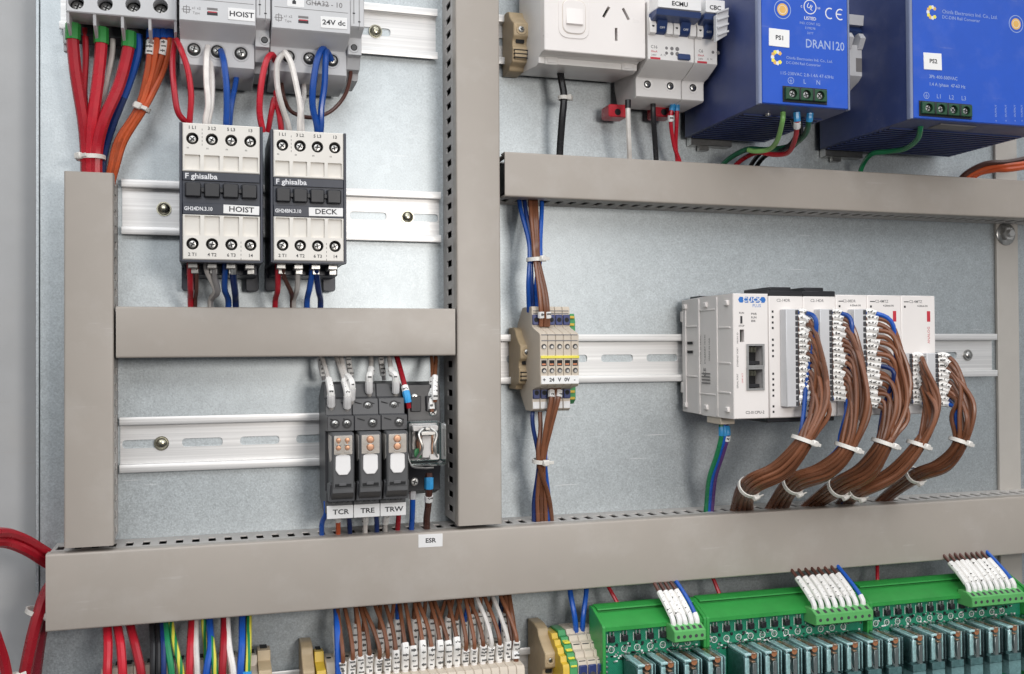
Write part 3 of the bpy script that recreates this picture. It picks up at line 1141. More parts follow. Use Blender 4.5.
m.m('flag_white').box(bx0 + 7.5, bx0 + 13.5, bz0 + 4, bz1 - 7, 48, 61, .6)
m.box(bx0 + 2.5, bx1 - 2.5, bz1 - 6, bz1 - 2.5, 48, 58, .5)
m.m('coil_orange').lathe((bx0 + bx1) / 2, bz0 + 12, 48, [(5.2, 0), (5.2, 8), (0, 8)], n=18)
m.m('copper').lathe((bx0 + bx1) / 2, bz0 + 12, 56, [(3.6, 0), (3.6, 2), (0, 2)], n=18)
m.build('coil', t)
m = MB('tin')
for sg, xx in ((1, bx0 + 4), (-1, bx1 - 4)):
    m.tube([(xx, bz0 + 4, 62), (xx + sg * 3, bz0 + 11, 65), (xx + sg * 1, bz0 + 19, 64), (xx + sg * 4.2, bz1 - 4, 62)], .9, 6)
    m.box(xx - 1.2, xx + 1.2, bz0 + 4, bz1 - 4, 50, 53, .3)
    m.m('copper').box(xx + sg * 2, xx + sg * 3.4, bz0 + 6, bz1 - 8, 52, 60, .2).m('tin')
m.box(bx0 + 6, bx1 - 6, bz1 - 8, bz1 - 5.5, 55, 66, .4)
m.box(bx0 + 9, bx1 - 9, bz1 - 5, bz1 - 3, 55, 64, .4)
m.build('contact_spring', t)
m = MB('terminal_green').extr(rrect(bx0 + 3, bx0 + 8.5, bz0 + 4, bz0 + 10, 2), 'd', 58, 59, .2)
m.m('flag_white').extr(rrect(bx1 - 9, bx1 - 3, bz0 + 3, bz0 + 6.5, 1.2), 'd', 62, 63, .2)
m.build('status_flag', t)
m = MB('clear_case').box(bx0, bx1, bz0, bz1, 47.1, 70, 1.2)
m.build('clear_case', t)
m = MB('steel').tube([(bx0 - .8, bz1 - 12, 50), (bx0 - .8, bz0 + 1, 66), (bx0 + 6, bz0 - 1.2, 69), (bx1 - 8, bz0 - 1.2, 69)], .6, 6)
m.build('retaining_wire', t)

# ------------------------------------------- terminal clamps (end stops)
def end_clamp(label, x0, x1, zc, h, depth, cut=0):
    t = thing('end_clamp', label, 'end stop', (x0 + x1) / 2, zc - h / 2, 0, 'beige end stops on the rails')
    k = h / 2
    prof = [(2, zc - k), (depth * .62, zc - k), (depth * .66, zc - k * .86), (depth * .88, zc - k * .80), (depth * .92, zc - k * .34), (depth * .86, zc - k * .28),
            (depth * .88, zc - k * .1), (depth, zc), (depth, zc + k * .40), (depth * .86, zc + k * .52), (depth * .66, zc + k * .74), (depth * .60, zc + k * .92), (depth * .40, zc + k), (2, zc + k)]
    m = MB('end_beige').extr(rp(prof, 1.0, 2), 'x', x0, x1, .5)
    m.extr(rp([(depth * .88, zc - k * .74), (depth * .97, zc - k * .70), (depth * .97, zc - k * .42), (depth * .88, zc - k * .40)], .4, 2), 'x', x0 + 1, x1 - 1, .3)
    m.build('body', t)
    xc = (x0 + x1) / 2
    q = MB('end_beige').lathe(xc, zc + k * .2, depth - .1, [((x1 - x0) * .36, 0), ((x1 - x0) * .34, .6), ((x1 - x0) * .26, .5), (0, .1)], n=16)
    q.m('dark_hole').lathe(xc, zc + k * .2, depth + .1, [((x1 - x0) * .25, 0), ((x1 - x0) * .25, .15), (0, .15)], n=14)
    q.screw(xc, zc + k * .2, depth + .1, (x1 - x0) * .2, 'steel')
    q.build('clamp_screw', t)
    q = MB('dark_hole').extr(rrect(xc - (x1 - x0) * .28, xc + (x1 - x0) * .28, zc - k * .2, zc - k * .05, .8), 'd', depth * .80, depth * .905)
    for i in range(3):
        zz = zc - k * .46 - i * k * .12
        q.box(x0 + .6, x1 - .6, zz, zz + .8, depth * .9, depth * .975, .1)
    q.build('wire_slot', t)
    return t


end_clamp('beige end stop beside the small navy topped terminal stack', 203.2, 212.5, -5.5, 43, 30)
end_clamp('beige end stop left of the power outlet', UX(513, 40, 28), UX(528, 40, 28), (UZ(520, 6, 28) + UZ(520, 67, 28)) / 2, 43, 30)

# -------------------------------------- small terminal stack, mid panel
tx0, tx1 = UX(540, 355, 58), UX(579, 355, 58)
t = thing('terminal_stack', 'small stack of terminals with a yellow stripe and dark navy upper row', 'terminal block', (tx0 + tx1) / 2, -41, 0)
zt0, zt1 = UZ(560, 386.5, 58), UZ(560, 333, 58)
prof = [(8, 18), (20, 29.5), (40, 29.5), (41, 27.5), (41, zt1 + 5), (44, zt1 + 3.6), (56.5, zt1), (58, zt1 - 1.5), (58, zt0 + 1.5), (56, zt0), (46, zt0 - 1.5), (41, zt0 - 3), (41, -39.5), (39, -41), (26, -41), (14, -30), (8, -22)]
nT = 5
pt = (tx1 - tx0) / nT
for k in range(nT):
    a = tx0 + pt * k
    m = MB('terminal_grey').extr(prof, 'x', a + .1, a + pt - .12, .3)
    zy = UZ(560, 357, 58.2)
    xc = a + pt / 2
    for py in (346.5, 370.5):
        z = UZ(560, py, 58)
        m.m('hole_shade').lathe(xc, z, 57.9, [(1.75, 0), (1.75, .15), (0, .15)], n=14)
        m.m('terminal_grey').lathe(xc, z, 57.9, [(2.2, 0), (2.0, .35), (1.75, .3), (1.75, .1)], n=14)
        m.m('steel').lathe(xc + .3, z - .3, 58, [(1.0, 0), (1.0, .12), (0, .12)], n=10)
    z = UZ(560, 362.5, 58)
    m.m('dark_hole').box(xc - 1.8, xc + 1.8, z - 2.2, z + 1.6, 57.5, 58.1, 0)
    m.m('coil_orange').box(xc - 1.5, xc + 1.2, z - 1.6, z - .6, 57.9, 58.2, 0)
    m.build('terminal', t)
    q = MB('terminal_navy').box(a + .3, a + pt - .3, 17.0, 24.0, 38, 42.4, .4)
    q.m('dark_hole').lathe(xc, 20.5, 42.3, [(1.6, 0), (1.6, .2), (0, .2)], n=12)
    q.build('upper_clamp', t)
    q = MB('terminal_navy').box(a + .3, a + pt - .3, -32.5, -25.5, 38, 42.4, .4)
    q.m('dark_hole').lathe(xc, -28.5, 42.3, [(1.6, 0), (1.6, .2), (0, .2)], n=12)
    q.m('label_white').box(a + .4, a + pt - .4, -39.2, -34.6, 40, 41.5, .15)
    q.build('lower_clamp', t)
zl = (UZ(560, 375, 58) + UZ(560, 384.5, 58)) / 2
q = MB('label_white').box(tx0 + .6, tx1 - .4, zl - 2.7, zl + 2.7, 57.6, 58.6, .15)
for k, s in enumerate('+ 24 V 0V -'.split()):
    q.text(s, tx0 + 2.6 + k * 5.3, zl, 58.6, 3.4, 'ink', .12)
q.build('marker_strip', t)
q = MB('stripe_yellow').box(tx0 + .4, tx1, zy - .9, zy + .9, 57.5, 58.7, .15)
q.build('jumper_bar', t)
q = MB('ink_soft')
for zz in (26.6, 24.9): q.box(tx0 + 1, tx1 - 1, zz - .3, zz + .3, 40.5, 41.2, 0)
for zz in (zt1 - 1.2, zt1 - 5.0): q.box(tx0 + 1, tx1 - 1, zz - .35, zz + .35, 57.4, 58.1, 0)
q.build('groove_lines', t)
t = thing('earth_terminal', 'green and yellow earth terminal tucked behind the small terminal stack', 'terminal block', tx1 + 5, -36, 0)
ex = tx1 + 1.0
for k in range(5):
    pass
m = MB('terminal_green').extr([(8, 18), (18, 25), (32, 25), (34, 20), (34, 8), (34, -22), (34, -34), (30, -37), (16, -34), (8, -22)], 'x', ex, ex + 5.5, .3)
m.build('body', t)
m = MB('terminal_yellow')
for z in (22.5, 17.5, -24, -28.5, -33): m.box(ex + .4, ex + 4.6, z - .9, z + .9, 32, 35, .3)
m.build('yellow_band', t)

# ------------------------------------------------- white controller modules
pg = 'white controller modules side by side on the rail'
PX0, PT, PB, PD = UX(733.5, 360, 84), 37.2, -46.7, 84
def module_edges(*px): return [UX(p, 340, PD) for p in px]


t = thing('controller', 'white main controller with two network sockets on its front', 'controller', PX0 + 16, PB, 0, pg)
px1 = UX(768.5, 345, PD)
m = MB('controller_white')
socks = []
for (qa, qb) in (((747.5, 345), (762.5, 366)), ((747.5, 368.5), (762.5, 389))):
    xa_, za_ = U(*qa, PD); xb_, zb_ = U(*qb, PD)
    socks.append((rect(xa_, xb_, zb_, za_), 9, 'dark_hole'))
xa_, za_ = U(739.8, 329.5, PD); xb_, zb_ = U(744.2, 342, PD)
m.blind(rect(PX0, px1, PB, PT), 40, PD, socks + [(rect(xa_, xb_, zb_, za_), 4, 'dark_hole')], .5)
m.extr([(8, PT - 1), (41, PT), (41, PB), (8, PB + 1)], 'x', PX0 + .25, px1 - .2, .4)
# raised mouldings on the left cheek
for (d0, d1, z0, z1) in ((10, 15, -40, 30), (33, 36, -46, 36), (60, 62.5, -46, 36), (64, 80, 14, 15.2), (64, 80, -10, -8.8), (64, 80, -30, -28.8), (16, 32, 16, 17), (16, 32, -20, -19), (37, 59, 27, 28), (37, 59, -32, -31)):
    m.box(PX0 - .5, PX0 + .6, z0, z1, d0, d1, .2)
for d in (14, 46, 76):
    for z in (PT - 6, PB + 6): m.box(PX0 - 1.6, PX0 + .6, z - 1.8, z + 1.8, d - 2.4, d + 2.4, .5)
for z in (24, -28): m.box(PX0 - .8, PX0 + 1, z - 4, z + 4, 7, 11, .5)
m.build('housing', t)
q = MB('dark_hole')
for z in (-1.8, 4.6): q.box(PX0 - .62, PX0 - .3, z - 1, z + 1, 18, 26, 0)
q.build('latch_slot', t)
q = MB('ink_soft')
for k, s in enumerate(('POWER IN 24VDC', 'ETHERNET 10/100', 'MADE IN USA')):
    q.text(s, PX0 - .2, 0, 38 + k * 6.5, 2.6, 'ink_soft', 0, 'CENTER', 1, math.pi / 2, 'left')
for k in range(4): q.box(PX0 - .62, PX0 - .2, -24 + k * 2.2, -23.2 + k * 2.2, 40, 52, 0)
q.text('CE', PX0 - .2, -16, 44, 5, 'ink_soft', .05, 'CENTER', 1, math.pi / 2, 'left')
q.build('side_print', t)
q = MB('tin')
for pl, _d, _f in socks:
    xs = [p[0] for p in pl]; zs = [p[1] for p in pl]
    a, b_, c0, c1 = min(xs), max(xs), min(zs), max(zs)
    q.extr(rect(a - 1.2, b_ + 1.2, c0 - .7, c1 + .7), 'd', PD - .2, PD + .9, holes=[rect(a + .4, b_ - .4, c0 + .6, c1 - .6)])
    q.m('brass')
    for k in range(6): q.box(a + 2.2 + k * 1.1, a + 2.6 + k * 1.1, c1 - 5, c1 - 1.5, PD - 6, PD - 3, 0)
    q.m('black').box(a + 1.5, b_ - 1.5, c0 + 1, c0 + 3.4, PD - 6, PD - 1, .2).m('tin')
q.build('network_socket', t)
q = MB('ink_blue')
lx, lz = U(752, 299.8, PD)
for k, a in enumerate((-8.2, -4.2, 0, 4.2, 8.2)):
    q.m('ink_blue').extr(circ(lx + a, lz, 2.25, 6), 'd', PD - .1, PD + .07 + k * .012)
q.text('CLICK', lx, lz, PD + .13, 4.0, 'ink_white', .1, sx=1.25)
q.text('PLUS', lx + 3.5, lz - 4.0, PD, 3.0, 'ink_blue', 0)
q.text('C2-01CPU-2', *U(755, 412.5, PD), PD, 2.7, 'ink', .03)
for k, s in enumerate(('PWR', 'RUN', 'ERR')):
    q.text(s, *U(751, 314 + k * 3.5, PD), PD, 2.0, 'ink', .03, 'LEFT')
q.text('RUN', *U(741.5, 313, PD), PD, 1.8, 'ink', .02)
q.text('STOP', *U(741.5, 326, PD), PD, 1.8, 'ink', .02)
q.m('ink').box(*[UX(p, 320, PD) for p in (740.3, 742.2)], *[UZ(741, p, PD) for p in (323.5, 316)], PD - .1, PD + .3, .05)
q.text('MICRO SD', *U(737.6, 338, PD), PD, 1.6, 'ink', 0, rot=math.pi / 2)
q.text('ETHERNET PORT', *U(737.6, 357, PD), PD, 1.7, 'ink', 0, rot=math.pi / 2)
q.text('SERIAL PORT', *U(737.6, 381, PD), PD, 1.7, 'ink', 0, rot=math.pi / 2)
q.text('LINK ACT', *U(742.5, 378, PD), PD, 1.5, 'ink_red', 0, rot=math.pi / 2)
q.build('printed_front', t)
m = MB('black').extr([(10, PT - 1), (24, PT - 1), (24, PT + 1.6), (10, PT + 1.6)], 'x', PX0 + 6, PX0 + 16, .4)
m.build('top_latch', t)
px_, pz_ = U(726, 424, 62)
m = MB('terminal_grey').box(PX0 + 1, PX0 + 12, PB - 5, PB + 1, 44, 64, .5)
m.build('power_plug', t)


def io_module(label, pa, pb, word, dark, dots, red, conn):
    x0, x1 = UX(pa, 340, PD) + .2, UX(pb, 340, PD)
    t = thing('expansion_module', label, 'controller module', (x0 + x1) / 2, PB, 0, pg)
    m = MB('controller_white').box(x0, x1, PB, PT if not dark else PT - 1.4, 40, PD, .6)
    m.extr([(8, PT - 1), (41, PT), (41, PB), (8, PB + 1)], 'x', x0 + .2, x1 - .2, .4)
    m.build('housing', t)
    if dark:
        m = MB('black').box(x0 - .3, x1 + .2, PT - 1.3, PT + 2.4, 40, PD - .5, .5)
        m.box(x0 + 4, x1 - 6, PT + 2, PT + 5, 44, PD - 5, .6)
        m.build('top_frame', t)
        MB('black').box(x0 - .3, x1 + .2, PB - 3.2, PB + .2, 30, PD - 3, .5).build('bottom_frame', t)
    else:
        MB('black').box(x0 + 7, x0 + 14, PT - .5, PT + 1.4, 30, 46, .4).build('top_latch', t)
    q = MB('ink')
    q.text(word, x0 + (x1 - x0) * .42, PT - 4.4, PD, 2.7, 'ink_soft', .03)
    if not dark: q.text('4-20mA IN', x0 + (x1 - x0) * .62, PT - 7.4, PD, 1.9, 'ink', .03)
    if not dark: q.m('ink').box(x0 + 2.2, x0 + 6.2, PT - 4.8, PT - 4.2, PD - .1, PD + .05, 0)
    for grp in dots:
        for k in range(grp[1]):
            z = grp[0] - k * grp[2]
            q.m('dark_hole').extr(rect(x0 + 2.2, x0 + 3.6, z - .75, z + .75), 'd', PD - .1, PD + .07)
    if red:
        xr = x0 + (x1 - x0) * .80
        q.m('ink_red').extr(rect(xr - 1.4, xr + 1.4, PT - 18.5, PT - 11), 'd', PD - .1, PD + .07)
        q.text('ANALOG', xr, PT - 28, PD, 2.9, 'ink_red', 0, rot=math.pi / 2)
    q.build('printed_front', t)
    return t


ms = [768.8, 803.5, 836, 867.5, 901.5, 935.5]
D4 = ((PT - 12, 4, 3.7), (PT - 31, 4, 3.7), (PT - 54, 5, 3.7), (PT - 76, 2, 3.7))
io_module('white expansion module touching the main controller, black frame on top', ms[0], ms[1], 'C2-14DR', True, D4, False, 0)
io_module('second white expansion module from the main controller, black frame on top', ms[1], ms[2], 'C2-14DR', True, D4, False, 0)
io_module('third white expansion module, without a red mark, left of the red marked pair', ms[2], ms[3], 'C2-08DR', False, ((PT - 8, 1, 3),), False, 0)
io_module('left one of the two expansion modules with a red mark', ms[3], ms[4], 'C2-4MTZ', False, ((PT - 8, 1, 3),), True, 0)
io_module('right one of the two expansion modules with a red mark, at the row end', ms[4], ms[5], 'C2-4MTZ', False, ((PT - 8, 1, 3),), True, 0)

# grey pluggable terminals and their wire bundles
bundles = [  # terminal column px, y from, y to, wires, tie1, tie2, end, bulge x, blue ones
    (795, 313, 404, 17, (804, 440), (749, 487), (741, 512), 819, (0,), 'first'),
    (829, 313, 399, 17, (847, 447), (793, 484), (776, 509), 858, (0, 16), 'second'),
    (863, 313, 405, 17, (884, 443), (838, 487), (812, 506), 901, (0, 9), 'third'),
    (909, 357, 402, 11, (917, 444), (856, 491), (842, 503), 926, (10,), 'fourth'),
    (935, 357, 404, 11, (959, 441), (914, 475), (882, 499), 961, (10, 9), 'fifth'),
]
names = {'first': 'leftmost arching bundle nearest the network sockets', 'second': 'second arching bundle right of the network sockets',
         'third': 'middle one of the five arching wire bundles', 'fourth': 'fourth arching bundle under the left red mark',
         'fifth': 'rightmost arching bundle at the row end'}
for (tx, y0, y1, n, t1, t2, en, bul, blues, nm) in bundles:
    x0 = UX(tx, (y0 + y1) / 2, PD + 8)
    z0, z1 = UZ(tx, y1 + 3, PD + 8), UZ(tx, y0 - 4, PD + 8)
    t = thing('pluggable_terminal', 'grey pluggable terminal strip feeding the ' + names[nm], 'terminal plug', x0, z0, PD, 'grey plugs on the controller modules')
    m = MB('breaker_grey').box(x0 - 6.5, x0 + 2.5, z0, z1, PD + .1, PD + 8, .5)
    m.build('body', t)
    m = MB('hole_shade')
    for k in range(n):
        z = z1 - 2.2 - (z1 - z0 - 4.4) * k / (n - 1)
        m.box(x0 + .5, x0 + 2.8, z - 1.5, z + 1.5, PD + 5, PD + 8.4, .2)
    m.build('wire_entry', t)
    R = {17: 7.0, 11: 5.6}[n]
    dT1, dT2, dE = PD + 20, PD - 14, 21
    A, B, E_ = Vector(P(*t1, dT1)), Vector(P(*t2, dT2)), Vector(P(*en, dE))
    # wires lie in a hexagonal pack, ordered
    spots = [(0, 0)]
    k = 1
    while len(spots) < n:
        m_ = 6 * k
        for i in range(m_):
            a = 2 * math.pi * (i + .5 * (k % 2)) / m_
            spots.append((k * math.cos(a), k * math.sin(a)))
        k += 1
    spots = spots[:n]
    random.shuffle(spots)
    order = sorted(range(n), key=lambda i: spots[i][0] + .35 * spots[i][1] + random.uniform(-.4, .4), reverse=True)
    back = sorted(order, key=lambda i: spots[i][1])
    for bi, w_ in enumerate(blues):
        k_ = order.index(back[bi]); order[w_], order[k_] = order[k_], order[w_]
    g_b = 'brown wires in the ' + nm + ' controller bundle'
    g_u = 'blue wires in the ' + nm + ' controller bundle'
    for w_ in range(n):
        sx_, sy_ = spots[order[w_]]
        pk = 3.4
        z = z1 - 2.2 - (z1 - z0 - 4.4) * w_ / (n - 1)
        f = w_ / (n - 1)
        j = lambda q=.8: random.uniform(-q, q)
        s = Vector((x0 + 2.6, z, PD + 6.5))
        fx = Vector((x0 + 8, z - .2 + j(.5), PD + 9.0 + j(.8)))
        xb = UX(bul, 380, dT1)
        spread = (xb - x0)
        # outermost arc for the topmost wires
        zt_ = z - 6 - 5 * (1 - f)
        mid1 = Vector((x0 + 10 + (spread - 10) * (.30 + .50 * (1 - f) ** .8) + j(1.0), z - 3.5 - 5 * (1 - f) + j(.8), PD + 15 + 3 * (1 - f) + j(2.2)))
        m2z = A[1] + (z - A[1]) * .45
        mid2 = Vector((xb - (spread - 11) * .50 * f + sx_ * pk * 1.0 + j(1.8) - .5, m2z + j(4), PD + 20 + sy_ * pk * 1.25 + j(2.5)))
        t1p = A + Vector((sx_ * pk * .86, 1.2 * sx_, sy_ * pk * .80))
        if f > .85: mid2 = mid2.lerp(t1p, .5)
        br = A.lerp(B, .5) + Vector((1.5, -3.5, 3)) + Vector((sx_ * pk * .75, -sx_ * pk * .45, sy_ * pk))
        t2p = B + Vector((sx_ * pk * .60, -sx_ * pk * .60, sy_ * pk * .8))
        e1 = E_ + Vector((sx_ * pk * 1.25, 0, sy_ * pk * .35))
        e2 = e1 + Vector((-2, -9, -1))
        pts = [s, fx, mid1, mid2, t1p, br, t2p, e1, e2]
        blue = w_ in blues
        col = ('blue' if w_ % 2 == 0 else 'navy') if blue else 'brown'
        lab = ('blue' if blue else 'brown') + ' wire in the ' + names[nm]
        wire(lab, col, 1.58, [tuple(p) for p in pts], g_u if blue else g_b, 'wire', 'wire',
             [('marker_sleeve', 'sleeve_white', 2.2, 1.0, 8.2 + random.uniform(-1.0, 3.0), 3)], px=False)
    hd = (0.25, -.15, 1)
    cable_tie('upper cable tie on the ' + names[nm], A, (-.35, -1, -.1), R + .6, hd)
    cable_tie('lower cable tie on the ' + names[nm], B, (B - A).normalized() + (E_ - B).normalized(), R + .1, hd)

# ----------------------------------------------------------- power outlet
oz = 'devices on the upper right rail'
gx0, gx1, gzb = UX(544.5, 30, 66), UX(645.5, 30, 66), UZ(595, 54.3, 66)
t = thing('power_outlet', 'white square power outlet with rocker switch and three slots', 'power outlet', (gx0 + gx1) / 2, gzb - 6, 0, oz)
def rot_slot(px, py, w, h, a):
    x, z = U(px, py, 66)
    c, s = math.cos(a), math.sin(a)
    return [(x + u * c - v * s, z + u * s + v * c) for u, v in rect(-w / 2, w / 2, -h / 2, h / 2)]
m = MB('outlet_white')
sl = [rot_slot(606.2, 12, 1.9, 8.4, -.52), rot_slot(625.8, 14, 1.9, 8.4, .52), rot_slot(616.2, 34.3, 1.9, 8.6, 0)]
m.blind(rrect(gx0, gx1, gzb, gzb + 76, .8), 58, 66, [(q, 5, 'dark_hole') for q in sl], .5)
m.build('face_plate', t)
sx_, sz_ = U(574, 17.5, 66)
q = MB('outlet_white').extr(rrect(sx_ - 11, sx_ + 10.5, sz_ - 14, sz_ + 14.5, 7, 6), 'd', 65.8, 66.5, .3)
q.m('terminal_grey').extr(rrect(sx_ - 8.35, sx_ + 7.95, sz_ - 11.15, sz_ + 11.55, 5.8, 6), 'd', 66, 66.62)
q.m('outlet_white').extr(rrect(sx_ - 8.1, sx_ + 7.7, sz_ - 10.9, sz_ + 11.3, 5.6, 6), 'd', 66, 67.2, .4)
q.extr([(66.5, sz_ - 6), (69, sz_ - 5), (66.8, sz_ + 8)], 'x', sx_ - 6, sx_ + 5.6, .4)
q.build('rocker_switch', t)
bz = UZ(585, 70, 48)
m = MB('breaker_white').extr([(10, bz + 90), (58.2, bz + 90), (58.2, gzb + .5), (53, gzb - .8), (52.5, bz + 1), (47, bz), (30, bz + 2), (10, bz + 4)], 'x', gx0 + .4, gx1 - .4, .4)
m.build('housing', t)
for px in (551, 627.5):
    x, z = U(px, 61 if px < 600 else 67, 53)
    m = MB('breaker_white').box(x - 4.5, x + 4.5, z - 2.6, z + 2.8, 51, 54, .5)
    m.box(x - 3.3, x + 3.3, z - 1.6, z + 1.8, 53.5, 54.6, .3)
    m.build('clip_tab', t)

# --------------------------------------------------- breakers by the outlet
def mini_breaker(label, x0, poles, toplab, zz, tst, red):
    W = 17.35
    x1 = x0 + W * poles - .2
    t = thing('mini_breaker', label, 'breaker', (x0 + x1) / 2, 172, 0, oz)
    zl, zk = zz
    prof = [(8, 262), (48, 262), (48, 236), (66, 234), (66, zl + .8), (65, zl), (52, zl - 5.5), (47, zl - 6.5), (46, zl - 8), (46, zk + 1), (44.5, zk), (14, zk), (10, zk + 10), (8, zk + 14)]
    m = MB('breaker_white').extr(prof, 'x', x0, x1, .35)
    m.build('housing', t)
    zt_ = zl + 17.0           # bottom of the handle band
    for k in range(poles):
        a = x0 + W * k
        # handle slot cheeks
        q = MB('breaker_white')
        q.extr([(65, zt_ - .5), (69.5, zt_ + .6), (70, zt_ + 6), (68, zt_ + 11), (65, zt_ + 11.5)], 'x', a + .3, a + 4.9, .3)
        q.extr([(65, zt_ - .5), (69.5, zt_ + .6), (70, zt_ + 6), (68, zt_ + 11), (65, zt_ + 11.5)], 'x', a + W - 4.9, a + W - .3, .3)
        q.build('handle_guard', t)
        q = MB('dark_hole').lathe(a + 2.4, zt_ + 5.2, 69.6, [(1.0, 0), (1.0, .35), (0, .35)], n=10)
        q.build('rivet', t)
    q = MB('toggle_navy').extr([(65, zt_ + 8), (72, zt_ + 8.6), (78, zt_ + 10), (79, zt_ + 13.6), (74, zt_ + 14.2), (65, zt_ + 14.2)], 'x', x0 + 1.0, x1 - .8, .6)
    for k in range(poles):
        a = x0 + W * k
        q.extr([(65, zt_ + .5), (67.2, zt_ + .8), (70, zt_ + 3), (72.5, zt_ + 10), (65, zt_ + 11)], 'x', a + 5.0, a + W - 5.0, .5)
        q.m('ink_white').text('OFF', a + W / 2, zt_ + 4, 70.6, 2.2, 'ink_white'); q.m('toggle_navy')
    q.build('handle', t)
    q = MB('label_white').extr([(65, zt_ + 14.5), (77, zt_ + 14), (79.4, zt_ + 14.5), (79.6, zt_ + 23), (65, zt_ + 24.5)], 'x', x0 + 1.6, x1 - 1.2, .4)
    q.text(toplab, (x0 + x1) / 2, zt_ + 17.6, 79.55, 4.0, 'ink', .1, sx=1.1)
    q.build('label_holder', t)
    q = MB('ink')
    q.text('C16' if poles == 2 else 'C6', x0 + 4.6, zl + 9, 66, 2.9, 'ink_soft', .05)
    q.text('30mA', x0 + 4.6, zl + 6, 66, 2.0, 'ink_red', .02)
    q.text('240V', x0 + 4.4, zl + 3.6, 66, 1.8, 'ink_soft', .02)
    q.m('ink_red').extr(rect(x0 + 1.8, x0 + 9.2, zl + .8, zl + 2.2), 'd', 65.9, 66.06)
    for k in range(3 if poles == 2 else 2):
        for i in range(2):
            if poles == 1 and i: continue
            q.m('ink_soft').extr(circ(x0 + W * .68 + 2 + k * 4, zl + 9 - i * 3.4, 1.1 + .2 * k, 8), 'd', 65.9, 66.05)
    q.text('A  N', x0 + W * .62 + .5, zl + 4, 66, 2.0, 'ink_soft')
    q.build('printed_front', t)
    if tst:
        q = MB('toggle_navy').extr(rrect(x0 + W + 4.5, x0 + W + 13.5, zl + 1.6, zl + 5.6, 1), 'd', 65.5, 68, .4)
        q.build('test_button', t)
    for k in range(poles):
        xc = x0 + W * (k + .5)
        z = zk + 9.6
        q = MB('breaker_white').lathe(xc, z, 45.9, [(4.2, 0), (4.1, .4), (3.6, .3), (0, .1)], n=18)
        q.m('dark_hole').lathe(xc, z, 46.05, [(3.5, 0), (3.5, .1), (0, .1)], n=16)
        q.screw(xc, z, 46.1, 1.9, 'steel', 'dark_hole', .5, .4 + k)
        q.build('terminal_screw', t)
    return t


mx0 = UX(650, 70, 66) - 1.5
zz = (UZ(680, 62.5, 66), UZ(660, 99, 46))
mini_breaker('white two pole breaker with a navy test button beside the power outlet', mx0, 2, 'ECMU', zz, True, True)
mini_breaker('white single pole breaker between the two pole breaker and first blue supply', mx0 + 34.9, 1, 'CBC', zz, False, True)
rx0, rz0 = U(722, 41, 86); rx1, rz1 = U(735, 8, 86)
t = thing('ribbed_accessory', 'small grey ribbed tab standing out right of the single pole breaker', 'breaker tab', rx0, rz0, 0)
m = MB('breaker_grey')
m.extr([(rx0 - 3, rz0), (rx0 + 5, rz0 + 5), (rx0 + 6.5, rz1), (rx0 - 3, rz1 - 5)], 'd', 80, 84, .3)
m.build('plate', t)
m = MB('breaker_grey')
for k in range(4):
    z = rz0 + 5 + k * 5
    m.extr([(rx0 - 2.6, z - 1.5), (rx0 + 5.4, z + 1.6), (rx0 + 5.4, z + 2.9), (rx0 - 2.6, z - .2)], 'd', 83.5, 86, .2)
m.build('rib', t)
# red comb busbars under the breakers
for lab, px in (('red busbar cover under the left pole of the two pole breaker', 618), ('red busbar cover under the right pole of the two pole breaker', 664)):
    x, z = U(px, 112, 22)
    q = MB('wire_red').extr(rrect(x - 8, x + 7, z - 4, z + 5, 2), 'd', 10, 24, .5)
    q.m('darkhole' if False else 'dark_hole').lathe(x - 1, z - .5, 23.9, [(2.4, 0), (2.4, .15), (0, .15)], n=12)
    tag(q.build('busbar_cover'), lab, 'busbar cover', 'red busbar covers')

